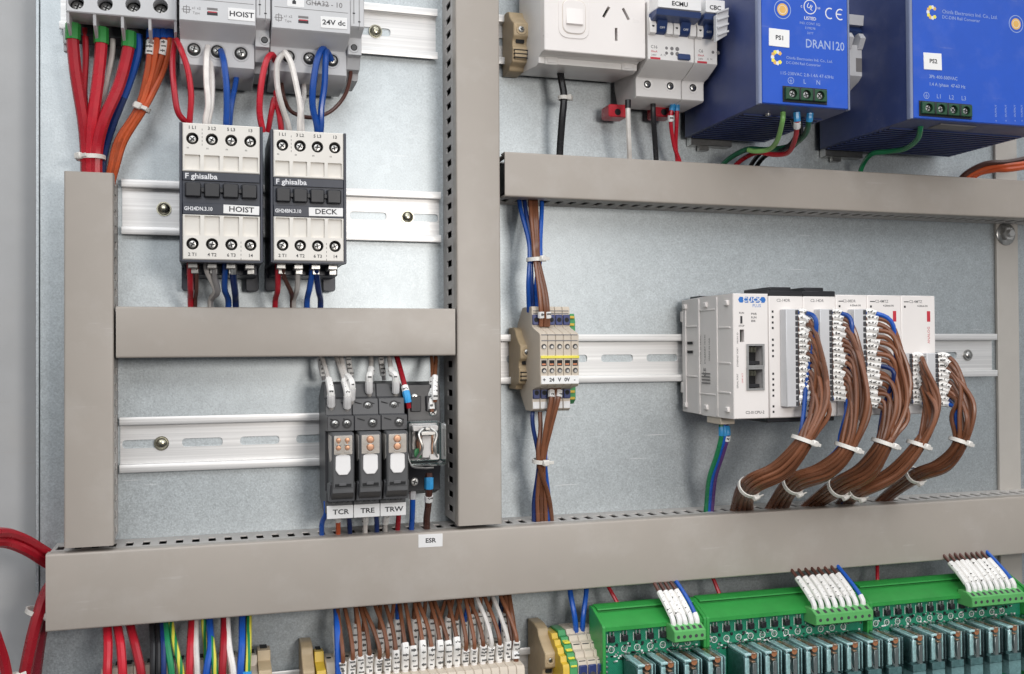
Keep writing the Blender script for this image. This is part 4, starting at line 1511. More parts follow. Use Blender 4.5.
# ------------------------------------------------------- blue power supplies
def power_supply(label, x0, x1, zb, wide):
    t = thing('power_supply', label, 'power supply', (x0 + x1) / 2, zb, 0, 'blue power supplies')
    D = 115
    m = MB('supply_navy').extr([(9, zb + 130), (D - 3, zb + 130), (D - 3, zb + .5), (D - 8, zb), (9, zb)], 'x', x0 + .6, x1 - .6, .4)
    m.build('housing', t)
    m = MB('supply_blue').extr(rrect(x0 + 2.2, x1 - 2.2, zb + .6, zb + 130, .6), 'd', D - 3.2, D, .4)
    m.build('front_panel', t)
    for sg, xe in ((1, x0), (-1, x1)):
        m = MB('supply_edge').extr(rp([(xe, D - 4.5), (xe, D - .8), (xe + sg * 1.4, D + .3), (xe + sg * 2.0, D - .2), (xe + sg * 2.0, D - 4.5)], .4, 2), 'z', zb + .3, zb + 130)
        m.build('edge_trim', t)
    m = MB('dark_hole')
    nrow, ncol = 13, (4 if not wide else 7)
    cw = (x1 - x0 - 10) / ncol
    for i in range(nrow):
        for k in range(ncol):
            a = x0 + 5 + cw * k
            m.box(a + .8, a + cw - .8, zb - .25, zb + .4, 16 + i * 5.6, 18.8 + i * 5.6, 0)
    m.m('supply_navy')
    for i in range(nrow + 1): m.box(x0 + 4, x1 - 4, zb - .9, zb + .3, 13.6 + i * 5.6, 15.2 + i * 5.6, .2)
    m.build('vent_grille', t)
    q = MB('plug_green')
    n = 3 if not wide else 4
    cz0, cz1 = zb + 3.6, zb + 11.4
    cx0 = (x0 + 18) if not wide else (x0 + 7.5)
    cx1 = cx0 + n * 10.2
    hs = [(circ(cx0 + 5.1 + 10.2 * k, (cz0 + cz1) / 2, 3.0, 14), 3, 'dark_hole') for k in range(n)]
    q.m('black').extr(rect(cx0 - 1.2, cx1 + 1.2, cz0 - 1.4, cz1 + 1.2), 'd', D - .3, D + .5, .2)
    q.m('supply_green').blind(rect(cx0, cx1, cz0, cz1), D - .5, D + 2.6, hs, .4)
    o = q.build('terminal', t)
    for k in range(n):
        MB('steel').screw(cx0 + 5.1 + 10.2 * k, (cz0 + cz1) / 2, D - .2, 2.5, 'tin', 'dark_hole', 1.6, .3 + k).build('terminal_screw', o)
    for k in range(1, n):
        MB('black').box(cx0 + 10.2 * k - .7, cx0 + 10.2 * k + .7, cz0, cz1, D + 1.5, D + 3.0, .2).build('divider', o)
    q = MB('ink_pale')
    syms = ('L', 'N') if not wide else ('L1', 'L2', 'L3')
    for k, s in enumerate(syms):
        q.text(s, cx0 + 5.1 + 10.2 * (k + 1), cz1 + 5, D, 4.2, 'ink_pale')
    ex_, ez_ = cx0 + 5.1, cz1 + 5
    q.m('ink_pale').extr(circ(ex_, ez_, 2.3, 16), 'd', D - .1, D + .05, holes=[circ(ex_, ez_, 1.95, 16)])
    for k in range(3): q.extr(rect(ex_ - 1.2 + k * .4, ex_ + 1.2 - k * .4, ez_ - .2 - k * .6, ez_ + .05 - k * .6), 'd', D - .1, D + .06)
    q.extr(rect(ex_ - .15, ex_ + .15, ez_, ez_ + 1.4), 'd', D - .1, D + .05)

    def emblem(cx, cz):
        for k in range(9):
            a = math.radians(50 + k * 32.5)
            q.m(('ink_gold', 'ink_white', 'stripe_yellow')[k % 3]).extr(circ(cx + 3.3 * math.cos(a), cz + 3.7 * math.sin(a), 1.45, 5), 'd', D - .1, D + .05 + k * .005)

    def seal(cx, cz):
        q.m('ink_pale').extr(circ(cx, cz, 6.2, 24), 'd', D - .1, D + .05, holes=[circ(cx, cz, 5.7, 24)])
        q.m('ink_gold').extr(circ(cx, cz, 4.0, 20), 'd', D - .1, D + .06)
        q.m('ink_white').extr(circ(cx, cz, 2.9, 18), 'd', D - .1, D + .08, holes=[circ(cx, cz, 2.6, 18)])
        for k in range(3): q.m('ink_gold').extr(rect(cx - 1.6, cx + 1.6, cz - 1.2 + k * 1.0, cz - .8 + k * 1.0), 'd', D - .1, D + .1)
    if not wide:
        emblem(*U(777, 57.5, D))
        q.text('Chinfa Electronics Ind. Co., Ltd.', *U(786, 57.6, D), D, 2.6, 'ink_pale', 0, 'LEFT', 1.04)
        q.text('DC-DIN Rail Converter', *U(786, 62.5, D), D, 2.5, 'ink_pale', 0, 'LEFT', 1.05)
        q.text('DRAN120', *U(825, 45.5, D), D, 8.0, 'ink_pale', .08, 'CENTER', .86)
        q.text('115-230VAC 2.8-1.4A 47-63Hz', *U(807, 75.2, D), D, 3.0, 'ink_pale', 0, 'CENTER', 1.05)
        q.build('printed_front', t); q = MB('ink_pale'); seal(*U(782.5, 9.5, D)); q.build('seal_print', t); q = MB('ink_white')
        ux, uz = U(810, 7, D)
        q.m('ink_white').extr(circ(ux, uz, 4.8, 24), 'd', D - .1, D + .05, holes=[circ(ux, uz, 4.2, 24)])
        q.text('UL', ux, uz, D, 4.4, 'ink_white', .05, rot=-.5)
        q.text('c', ux - 6.4, uz, D, 3.0, 'ink_white', 0); q.text('us', ux + 6.6, uz, D, 2.6, 'ink_white', 0)
        q.text('LISTED', ux, uz - 7.6, D, 3.0, 'ink_white', .03)
        q.text('IND. CONT. EQ.', ux, uz - 11, D, 2.2, 'ink_pale'); q.text('E198298', ux, uz - 14, D, 2.2, 'ink_pale'); q.text('26YT', ux, uz - 17.2, D, 2.2, 'ink_pale')
        cx, cz = U(835, 14, D)
        for sg in (-4, 4):
            arc = [(cx + sg + 3.5 * math.cos(math.radians(a)), cz + 3.8 * math.sin(math.radians(a))) for a in range(60, 301, 15)]
            inn = [(cx + sg + 2.7 * math.cos(math.radians(a)), cz + 3.0 * math.sin(math.radians(a))) for a in range(300, 59, -15)]
            q.m('ink_white').extr(arc + inn, 'd', D - .1, D + .05)
        q.extr(rect(cx + .9, cx + 4.8, cz - .4, cz + .4), 'd', D - .1, D + .06)
        sx_, sz_ = U(779, 38, D); w_, h_, s_ = 15, 11.4, 'PS1'
    else:
        emblem(*U(932, 12.5, D))
        q.text('Chinfa Electronics Ind. Co., Ltd.', *U(942, 11.5, D), D, 3.6, 'ink_pale', 0, 'LEFT', 1.0)
        q.text('DC-DIN Rail Converter', *U(942, 17, D), D, 3.2, 'ink_pale', 0, 'LEFT', 1.0)
        q.text('3Ph 400-500VAC', *U(929, 76.5, D), D, 3.3, 'ink_pale', .03, 'LEFT')
        q.text('1.4 A /phase  47-63 Hz', *U(929, 84, D), D, 3.2, 'ink_pale', .03, 'LEFT')
        q.build('printed_front', t); q = MB('ink_pale'); seal(*U(1016, 24, D)); q.build('seal_print', t); q = MB('ink_pale')
        for px in (996, 1006, 1015, 1022):
            x, z = U(px, 121, D)
            q.text('OUTPUT', x, z + 7, D, 2.2, 'ink_pale', 0, rot=math.pi / 2); q.text('+', x, z, D, 2.4, 'ink_pale')
        sx_, sz_ = U(932.5, 61.5, D); w_, h_, s_ = 14.6, 11.4, 'PS2'
    q.build('output_print' if wide else 'approval_marks', t)
    q = MB('label_white'); q.T = askew(sx_, sz_, -.025 if wide else .02)
    q.box(sx_ - w_ / 2, sx_ + w_ / 2, sz_ - h_ / 2, sz_ + h_ / 2, D - .2, D + .35, .1)
    q.text(s_, sx_ + .4, sz_, D + .35, 4.0, 'ink', .1, sx=1.1)
    q.build('sticker', t)
    m = MB('steel').box(x0 + 6, x0 + 40, zb - 5, zb + 4, .8, 8.8, .4)
    m.box(x0 + 14, x0 + 22, zb - 8, zb - 4, 2, 6, .3)
    m.build('rail_clip', t)
    m = MB('ink_soft').box(x0 + 30, x0 + 60, zb - .8, zb + .2, 96, 108, .2) if wide else MB('tin').lathe(x0 + 20, zb - 1.2, 92, [(1.8, 0), (1.8, 2.2), (0, 2.4)], 'z', 12)
    m.build('earth_post' if not wide else 'base_plate', t)
    return t


s1a, s1b, s1z = UX(759.5, 100, 115), UX(851, 100, 115), UZ(800, 106.5, 115)
power_supply('narrow blue power supply wearing the PS1 sticker', s1a, s1b, s1z, False)
s2a = UX(911, 110, 115)
power_supply('wide blue power supply wearing the PS2 sticker at the right edge', s2a, s2a + 122, s1z - 2.5, True)

# breaker between the two supplies
hx0, hz0 = U(845, 79, 62); hx1, hz1 = U(864, 46, 62)
t = thing('mini_breaker', 'grey single pole breaker half hidden between the two blue supplies', 'breaker', hx1 - 10, hz0, 0, oz)
a1 = hx1; a0 = a1 - 17.5
m = MB('breaker_grey').extr([(8, 262), (46, 262), (46, hz1 + 6), (62, hz1), (62, hz0 + 3), (58, hz0), (48, hz0 - 4), (46, hz0 - 16), (12, hz0 - 16), (8, hz0)], 'x', a0, a1, .4)
m.build('housing', t)
m = MB('breaker_grey')
for k in (a0 + 1, a1 - 6): m.extr([(46, hz1 - 4), (63, hz1 - 3), (67, hz1 + 4), (64, hz1 + 8), (46, hz1 + 8)], 'x', k, k + 5, .3)
m.build('handle_guard', t)
m = MB('toggle_navy').extr([(46, hz1 + 2), (56, hz1 + 4), (63, hz1 + 10), (60, hz1 + 14), (46, hz1 + 14)], 'x', a0 + 1, a1 - 1, .4)
m.build('handle', t)
m = MB('breaker_grey').extr([(46, hz1 + 15), (64, hz1 + 14), (65, hz1 + 21), (46, hz1 + 23)], 'x', a0 + 1, a1 + 1, .4)
m.build('label_holder', t)
MB('ink_soft').extr(rect(a1 - 7, a1 - 2, hz0 + 6, hz0 + 16), 'd', 61.8, 62.06).build('printed_front', t)
# -------------------------------------------- wires under the isolator
def ferr(mat, r, a, b, name='ferrule', marks=0): return (name, mat, r, a, b, marks)


gB = 'thick red cables from the isolator'
wire('leftmost green capped red cable under the four pole switch', 'red', 3.55, [(73, 24, 34), (73, 44, 34), (76, 75, 32), (83, 118, 27), (86, 150, 22), (87, 185, 22)], gB, 'cable', 'cable', [ferr('carrier_green', 4.3, 0, 9.5, 'insulating_cap')])
wire('middle green capped red cable under the four pole switch', 'red', 3.55, [(101, 28, 34), (101, 48, 34), (98, 80, 32), (93, 118, 29), (91, 150, 24), (91, 185, 23)], gB, 'cable', 'cable', [ferr('carrier_green', 4.3, 0, 9.5, 'insulating_cap')])
wire('rightmost green capped red cable under the four pole switch', 'red', 3.55, [(129, 32, 34), (128, 50, 34), (119, 85, 33), (104, 120, 31), (97, 150, 26), (96, 185, 24)], gB, 'cable', 'cable', [ferr('carrier_green', 4.3, 0, 9.5, 'insulating_cap')])
wire('thin red wire between the first two green capped red cables', 'red', 1.9, [(85, 28, 26), (85, 60, 24), (84, 95, 22), (88, 130, 20), (92, 185, 18)])
wire('thin white wire between the two right green capped red cables', 'white', 1.7, [(113, 32, 25), (112, 55, 24), (107, 85, 22), (100, 120, 20), (96, 185, 17)])
wire('blue cable curving down beside the rightmost green capped red cable', 'navy', 2.5, [(138, 34, 30), (137, 55, 28), (128, 85, 25), (112, 125, 22), (103, 155, 19), (101, 185, 17)], None, 'cable', 'cable', [ferr('wire_blue', 2.55, 0, 40, 'lighter_sheath')])
cable_tie('white cable tie round the thick red cables above the left duct', Vector(P(91, 158, 24)), (.05, -1, 0), 7.6, (-.7, 0, .8))
gO = 'four orange wires under the isolator'
for k, (a, b, c, e, lab) in enumerate(((151, 147, 137, 113, 'first orange wire from the left under the four pole switch'), (157, 151, 140, 117, 'second orange wire from the left, behind a small white marker'),
                                       (164, 156, 143, 119, 'third orange wire from the left under the four pole switch'), (170, 161, 145, 123, 'rightmost of the four orange wires under the four pole switch'))):
    ex = [ferr('wire_blue', 2.7, 0, 5.5, 'ferrule')]
    if k in (0, 2): ex.append(ferr('sleeve_white', 2.6, 7, 15.5, 'marker_sleeve', 3))
    wire(lab, 'orange', 1.85, [(a, 30, 33), (a - 1, 50, 34), (b, 75, 32 - k), (c, 108, 28 + (k % 2) * 3), (e + 5 - k, 140, 25), (e - 3.5 - k, 168, 22), (e - 8 - k * 1.5, 190, 18)], gO, extras=ex)
cable_tie('white cable tie round the four orange wires', Vector(P(141.5, 108, 29.5)), (-.35, -1, -.1), 4.6, (-.3, 0, 1))

# --------------------------------------- loops from breakers to contactors
gL = 'wires looping from breakers into the contactors'
wire('left red loop from the HOIST breaker side to the left contactor', 'red', 1.75, [(175, 40, 40), (173, 62, 50), (174, 88, 60), (178, 112, 62), (187, 124, 55), (189, 132, 50)], gL)
wire('right red loop from the HOIST breaker side to the left contactor', 'red', 1.75, [(177, 40, 45), (182, 50, 55), (188, 70, 59), (191, 95, 61), (190, 118, 58), (189, 132, 52)], gL)
wire('cream wire dropping from the HOIST breaker into the left contactor', 'white', 1.8, [(208, 47, 50), (207, 58, 57), (206, 80, 61), (208, 104, 61), (206, 120, 58), (205, 134, 54)], gL)
wire('second cream wire close behind the first under the HOIST breaker', 'white', 1.8, [(210, 58, 47), (212, 80, 55), (211, 104, 58), (209, 120, 56), (208, 134, 52)], gL)
wire('blue wire dropping from the HOIST breaker into the left contactor', 'blue', 2.0, [(221, 51, 50), (224, 62, 57), (226, 85, 61), (227, 106, 60), (226, 120, 58), (226, 134, 54)], gL)
wire('short blue wire behind the longer one above the left contactor', 'blue', 1.7, [(238, 62, 36), (236, 82, 44), (231, 108, 54), (229, 134, 52)], gL)
wire('red arc rising above the gap between the two contactors', 'red', 1.9, [(263, 132, 56), (260, 112, 60), (261, 85, 62), (266, 62, 60), (272, 54, 55), (275, 60, 50), (276, 72, 42)], gL)
wire('lower red wire crossing into the right contactor', 'red', 1.7, [(268, 132, 52), (271, 112, 56), (275, 98, 55), (279, 112, 57), (281, 124, 57), (282, 138, 54)], gL)
wire('red wire hanging behind the red arc above the right contactor', 'red', 1.7, [(276, 92, 46), (278, 108, 54), (281, 122, 56), (282, 138, 52)], gL)
wire('left leg white loop above the right contactor', 'white', 1.85, [(288, 56, 50), (282, 55, 58), (277, 66, 61), (278, 88, 63), (282, 108, 61), (288, 124, 58), (290, 138, 54)], gL)
wire('right leg white loop above the right contactor', 'white', 1.85, [(287, 57, 50), (285, 53, 58), (291, 63, 61), (297, 86, 63), (300, 108, 61), (300, 124, 58), (300, 138, 54)], gL)
wire('short white wire hanging behind the breaker above the right contactor', 'white', 1.6, [(303, 78, 32), (304, 94, 42), (302, 112, 54), (303, 138, 54)], gL)
wire('left blue loop above the right contactor', 'blue', 2.0, [(331, 60, 50), (323, 49, 56), (317, 60, 61), (313, 85, 63), (313, 108, 61), (317, 124, 58), (318, 138, 54)], gL)
wire('right blue loop above the right contactor', 'blue', 2.0, [(332, 61, 49), (327, 51, 55), (325, 62, 59), (324, 85, 60), (321, 108, 59), (321, 124, 57), (320, 138, 53)], gL)
wire('thin dark brown wire swinging below the right grey breaker', 'darkbrown', 1.25, [(350, 60, 46), (350, 75, 42), (344, 96, 38), (330, 112, 36), (310, 117, 36), (292, 112, 38), (284, 98, 40), (281, 80, 36)], gL)

gD = 'wires dropping from the contactors into the duct'
lowers = [(190, 264, 191, 306, 'red', 'red wire under the first pole of the HOIST contactor', 1.8, 0), (197, 268, 195, 306, 'darkbrown', 'dark brown wire behind the red one under the HOIST contactor', 1.2, 1),
          (207, 264, 211, 306, 'white', 'cream wire under the HOIST contactor', 1.7, 8), (214, 270, 211, 306, 'grey', 'grey wire under the HOIST contactor', 1.7, 6),
          (225.5, 264, 228, 306, 'blue', 'left blue wire under the HOIST contactor', 1.9, -2), (233.5, 270, 236, 306, 'navy', 'right blue wire with a pale ferrule under the HOIST contactor', 2.0, 0),
          (278, 264, 275, 306, 'red', 'red wire under the first pole of the DECK contactor', 1.8, 1), (284, 270, 292, 306, 'darkbrown', 'dark brown wire curving right under the DECK contactor', 1.4, 3),
          (297, 264, 294, 306, 'white', 'cream wire under the DECK contactor', 1.7, 2), (312.5, 264, 307, 306, 'blue', 'left blue wire under the DECK contactor', 1.9, 0),
          (317, 268, 320, 306, 'navy', 'right blue wire under the DECK contactor', 1.9, 0)]
for (xa_, ya_, xb_, yb_, col, lab, r, bow) in lowers:
    ex = [ferr('tin', r + .25, 0, 6, 'ferrule')] if 'ferrule' in lab else []
    wire(lab, col, r, [(xa_, ya_ - 6, 50), (xa_, ya_ + 6, 48), ((xa_ * .5 + xb_ * .5) + bow * .8, (ya_ + yb_) / 2 + 4, 40), (xb_, yb_ - 6, 29), (xb_, yb_ + 10, 23)], gD, extras=ex)

# -------------------------------------------------- wires of the relays
gR = 'white sleeved wires entering the relays from above'
tops = [(322, 331, 412, 'leftmost white sleeved wire above the TCR relay'), (337, 347, 413, 'second white sleeved wire above the TCR relay'), (341, 351, 405, 'third white sleeved wire tight against the second'),
        (371, 369, 398, 'white sleeved wire above the TRE relay'), (389, 395, 398, 'white sleeved wire above the TRW relay')]
for k, (xa_, xb_, ye, lab) in enumerate(tops):
    d1 = 49 if k < 3 else 40
    wire(lab, 'white', 1.55, [(xa_ - 3, 348, 20), (xa_, 358, 26), ((xa_ * .55 + xb_ * .45), 372, 38), (xb_, ye - 22, d1 + 3), (xb_ + .5, ye - 8, d1), (xb_ + .5, ye, d1 - 5)], gR,
         extras=[ferr('sleeve_white', 2.3, -27, -14, 'marker_sleeve', 3), ferr('flag_white', 2.5, -14, -6, 'ferrule')])
for xa_, lab in ((320, 'pale printed sleeve hanging behind the TCR wires at left'), (348, 'pale printed sleeve hanging behind the TCR wires at right'), (380, 'pale printed sleeve hanging between the TRE and TRW wires')):
    wire(lab, 'grey', 1.3, [(xa_, 350, 20), (xa_ + 1, 362, 21), (xa_ + 4, 380, 20)], None, extras=[ferr('sleeve_white', 2.0, 5, 17, 'marker_sleeve', 4)])
wire('red wire with a blue ferrule right of the TRW relay', 'red', 1.75, [(394, 346, 20), (397, 358, 25), (403, 380, 38), (407, 396, 44), (409, 408, 44)], extras=[ferr('label_white', 2.4, -15, -11, 'marker_sleeve', 1), ferr('wire_cyan', 2.5, -11, -4, 'ferrule')])
wire('left brown sleeved wire above the clear cube relay', 'brown', 1.3, [(430, 346, 20), (432, 358, 26), (433, 378, 36), (431, 398, 44), (432, 412, 46)], extras=[ferr('sleeve_white', 2.1, -24, -2, 'marker_sleeve', 5)])
wire('right brown sleeved wire above the clear cube relay', 'brown', 1.3, [(434, 346, 20), (436, 358, 26), (435, 376, 38), (435, 392, 47), (435, 402, 47)], extras=[ferr('sleeve_white', 2.1, -20, -2, 'marker_sleeve', 5)])
gU = 'wires dropping from the relays into the bottom duct'
for (xa_, ya_, xb_, yb_, col, lab, sl) in ((326, 515, 322, 534, 'blue', 'blue wire under the left of the TCR plate', 0), (337, 515, 338, 534, 'orange', 'orange red wire with a white sleeve under the TCR plate', 1), (349, 516, 350, 534, 'navy', 'navy wire under the left of the TRE plate', 0),
                                      (365, 515, 365, 534, 'white', 'white sleeved wire under the TRE plate', 2), (376, 515, 377, 534, 'navy', 'navy wire under the left of the TRW plate', 0), (387, 514, 385, 534, 'white', 'white sleeved wire under the TRW plate', 2)):
    wire(lab, col, 1.6, [(xa_, ya_ - 14, 40), (xa_, ya_ - 2, 41), (xb_, yb_ - 10, 33), (xb_, yb_ + 6, 23)], gU, extras=[ferr('sleeve_white', 2.3, 9, 13 + 2.5 * sl, 'marker_sleeve', sl)] if sl else [])
wire('red wire dropping between the TRW relay and the cube relay', 'red', 1.7, [(406, 482, 32), (402, 494, 36), (399, 510, 33), (397, 536, 22)], gU)
wire('blue wire with a pale ferrule below the cube relay', 'blue', 1.8, [(413, 485, 36), (412.5, 500, 36), (412, 516, 32), (411, 536, 22)], gU, extras=[ferr('breaker_grey', 2.3, 2, 9, 'ferrule')])
wire('thick dark brown wire with a blue ferrule below the cube relay', 'darkbrown', 2.3, [(429, 473, 42), (429, 488, 43), (428, 505, 38), (427, 520, 30), (427, 540, 22)], gU, extras=[ferr('wire_cyan', 3.0, 3, 10, 'ferrule'), ferr('label_white', 2.9, 15, 19, 'marker_sleeve', 1)])

# ------------------------------------- wires of the small terminal stack
gM = 'wires above the small terminal stack'
gN = 'wires below the small terminal stack'
for (a, b, c, col, lab) in ((519, 529, 528, 'blue', 'leftmost blue wire above the small terminal stack'), (524, 531, 532, 'navy', 'second blue wire above the small terminal stack'), (541, 540, 536, 'blue', 'rightmost blue wire above the small terminal stack')):
    wire(lab, col, 1.6, [(a, 190, 20), (a + 1, 208, 26), (b, 240, 34), (b, 260, 36), (c, 285, 38), (c + 1, 312, 33)], gM)
for (a, b, c, col, lab) in ((530, 534, 541, 'brown', 'left brown wire with a white sleeve above the terminal stack'), (535, 537, 548, 'brown', 'right brown wire with a white sleeve above the terminal stack'), (533, 536, 545, 'brown', 'middle brown wire above the small terminal stack')):
    wire(lab, col, 1.6, [(a, 190, 22), (a + 1, 208, 29), (b, 240, 38), (b + 1, 260, 40), (c - 2, 292, 44), (c, 312, 46), (c, 326, 43)], gM, extras=[ferr('label_white', 2.3, -10, -6, 'marker_sleeve', 1)] if 'sleeve' in lab else [])
cable_tie('white cable tie round the wires above the small terminal stack', Vector(P(535.5, 259.5, 37.5)), (.05, -1, 0), 5.4, (.5, 0, 1))
for (a, b, c, col, lab) in ((551, 541, 537, 'brown', 'left brown wire with a white sleeve below the terminal stack'), (559, 544, 545, 'brown', 'right brown wire with a white sleeve below the terminal stack'), (556, 541, 541, 'brown', 'middle brown wire below the small terminal stack'), (534, 538, 551, 'brown', 'brown wire ending furthest right below the terminal stack')):
    wire(lab, col, 1.6, [(a, 386, 43), (a - .5, 400, 46), ((a + b) / 2, 425, 44), (b, 461, 38), (c, 495, 30), (c + 1, 515, 24), (c + 1, 530, 20)] if a > 540 else [(540, 412, 36), (540, 430, 38), (b, 461, 40), (c - 3, 495, 32), (c, 515, 24), (c + 1, 530, 20)], gN,
         extras=[ferr('label_white', 2.4, 3.5, 8, 'marker_sleeve', 1)] if 'sleeve' in lab else [])
for (a, b, c, col, lab) in ((533, 539, 534, 'navy', 'dark blue wire below the small terminal stack'), (548, 545, 549, 'blue', 'bright blue wire below the small terminal stack')):
    wire(lab, col, 1.5, [(a, 405, 34), (a, 425, 36), (b, 461, 36), (c, 498, 28), (c, 515, 23), (c, 530, 20)], gN)
cable_tie('white cable tie round the wires below the small terminal stack', Vector(P(541, 461, 38)), (-.02, -1, -.1), 5.2, (.2, 0, 1))

# ------------------------------------------- wires of the upper right row
wire('black twin cable dropping from the power outlet', 'black', 2.6, [(561, 62, 26), (561, 75, 28), (563.5, 96, 28), (562, 122, 26), (560, 150, 22), (560, 170, 20)], None, 'cable', 'cable')
cable_tie('white cable tie round the black twin cable under the power outlet', Vector(P(563.3, 98, 28)), (0, -1, 0), 2.9, (.8, 0, .6))
wire('white wire dropping from the two pole breaker', 'white', 1.8, [(628, 100, 38), (628.5, 118, 38), (629.5, 145, 34), (630, 162, 27), (630, 175, 20)], extras=[ferr('black', 2.2, 0, 6, 'ferrule')])
wire('black wire dropping from the two pole breaker', 'black', 2.0, [(653, 102, 32), (653, 118, 31), (655, 145, 25), (657, 175, 20)])
wire('left red wire with a white sleeve under the single pole breaker', 'red', 1.5, [(673, 104, 33), (671, 120, 32), (674, 145, 26), (680, 162, 22), (681, 178, 20)], extras=[ferr('wire_cyan', 2.0, 0, 5, 'ferrule'), ferr('label_white', 2.2, 8.5, 12.5, 'marker_sleeve', 1)])
wire('right red wire under the single pole breaker', 'red', 1.5, [(677, 104, 33), (677, 120, 32), (676, 145, 25), (677, 162, 21), (676, 178, 19)], extras=[ferr('wire_cyan', 2.0, 0, 5, 'ferrule')])
gS = 'wires under the narrow blue power supply'
wire('light green wire bending left under the narrow blue supply', 'lime', 1.7, [(783, 112, 100), (782, 122, 99), (777, 140, 82), (770, 149, 66), (757, 151, 56), (748, 150, 50)], gS)
wire('dark green wire sweeping into the duct under the narrow blue supply', 'darkgreen', 1.9, [(810, 112, 100), (809, 122, 98), (804, 136, 84), (790, 146, 64), (768, 150, 54), (748, 149, 48), (732, 157, 34), (722, 166, 24), (716, 180, 18)], gS, extras=[ferr('wire_cyan', 2.3, 0, 6, 'ferrule')])
wire('red wire with a white sleeve under the narrow blue supply', 'red', 1.7, [(796.5, 112, 100), (797, 124, 98), (795, 140, 86), (788, 152, 70), (774, 155, 58), (758, 153, 50), (744, 158, 36), (733, 168, 24), (726, 182, 18)], gS, extras=[ferr('wire_cyan', 2.3, 0, 6, 'ferrule'), ferr('label_white', 2.4, 6.5, 11, 'marker_sleeve', 1)])
wire('black wire crossing under the narrow blue supply', 'black', 1.7, [(792, 118, 84), (797, 134, 76), (785, 149, 62), (765, 151, 48), (754, 160, 30), (748, 172, 22), (744, 184, 18)], gS)
wire('second black wire close to the first under the narrow blue supply', 'black', 1.7, [(800, 122, 80), (800, 138, 70), (786, 151, 58), (770, 153, 46), (760, 162, 28), (754, 173, 20), (750, 184, 17)], gS)
wire('green wire under the wide blue supply', 'green', 1.9, [(920, 118, 96), (920, 128, 95), (917, 140, 84), (905, 149, 66), (888, 152, 50), (872, 154, 38), (862, 166, 24), (858, 182, 18)])
gQ = 'orange red cables under the wide blue supply'
for k in range(3):
    wire(('upper', 'middle', 'lower')[k] + ' orange red cable under the wide blue supply', ('darkbrown', 'orange', 'orange')[k], 2.2, [(956 + k * 5, 190, 20), (964 + k * 6, 175, 26), (985 + k * 4, 164 + k * 3, 36), (1008, 162 + k * 3.4, 44), (1028, 158 + k * 4, 48), (1050, 150 + k * 3, 52)], gQ, 'cable', 'cable')
gP = 'wires under the main white controller'
for k, (col, lab) in enumerate((('green', 'green wire under the main white controller'), ('blue', 'blue wire under the main white controller'), ('purple', 'dark purple wire under the main white controller'))):
    wire(lab, col, 1.7, [(721 + k * 2.6, 424, 55 - k), (721 + k * 3, 436, 55), (716 + k * 3.2, 455, 48), (709 + k * 3, 478, 37), (706 + k * 3, 504, 24), (705 + k * 3, 520, 20)], gP,
         extras=[ferr('wire_cyan', 2.1, 2, 8, 'ferrule')] + ([ferr('label_white', 2.3, 8.5, 12, 'marker_sleeve', 1)] if k == 2 else []))

# --------------------------------------------- red cables at the far left
wire('upper red cable bending into the left end of the bottom duct', 'red', 3.1, [(-30, 540, 100), (0, 533, 62), (22, 538, 40), (46, 552, 22), (70, 568, 16)], None, 'cable', 'cable')
wire('lower red cable bending into the left end of the bottom duct', 'red', 3.1, [(-30, 548, 96), (0, 542, 58), (25, 550, 38), (46, 563, 20), (70, 575, 14)], None, 'cable', 'cable')
wire('front thick red cable hanging from the left end of the bottom duct', 'red', 3.7, [(66, 566, 18), (48, 590, 24), (39, 614, 30), (31, 645, 32), (22, 690, 32)], None, 'cable', 'cable')
wire('rear thick red cable hanging from the left end of the bottom duct', 'darkred', 3.7, [(74, 572, 12), (52, 596, 16), (43, 622, 18), (38, 650, 18), (33, 690, 18)], None, 'cable', 'cable')
wire('red cable running out of the lower left corner', 'red', 3.0, [(-14, 610, 90), (-3, 640, 80), (4, 662, 74), (9, 690, 70)], None, 'cable', 'cable')
cable_tie('white cable tie round the thick red cables left of the bottom duct', Vector(P(39.5, 612, 24)), (-.3, -1, 0), 7.2, (.6, 0, .7))
cable_tie('white cable tie at the bottom edge by the corner red cable', Vector(P(11, 677, 66)), (.2, -1, 0), 3.2, (.6, 0, .7))

# ----------------------------------- left bottom terminals and their wires
zrail = zr6
gT = 'grey terminals along the lowest rail'
def rail_terminal(label, x0, x1, ztop, depth, mat, group, step=None):
    t = MB(mat)
    prof = [(8, zrail + 18), (12, ztop - 3), (16, ztop), (depth * .62, ztop), (depth * .66, ztop - 6), (depth - 1, ztop - 8), (depth, ztop - 9.5), (depth, ztop - 50), (12, ztop - 60), (8, zrail - 18)]
    t.extr(prof, 'x', x0, x1, .35)
    xc = (x0 + x1) / 2
    t.m('dark_hole').box(xc - (x1 - x0) * .28, xc + (x1 - x0) * .28, ztop - .3, ztop + .12, depth * .3, depth * .5, 0)
    t.m('steel').lathe(xc, ztop - 7.9, depth * .8, [((x1 - x0) * .3, 0), ((x1 - x0) * .3, .3), (0, .3)], 'z', 10)
    o = t.build('terminal_block')
    tag(o, label, 'terminal block', group)
    return o


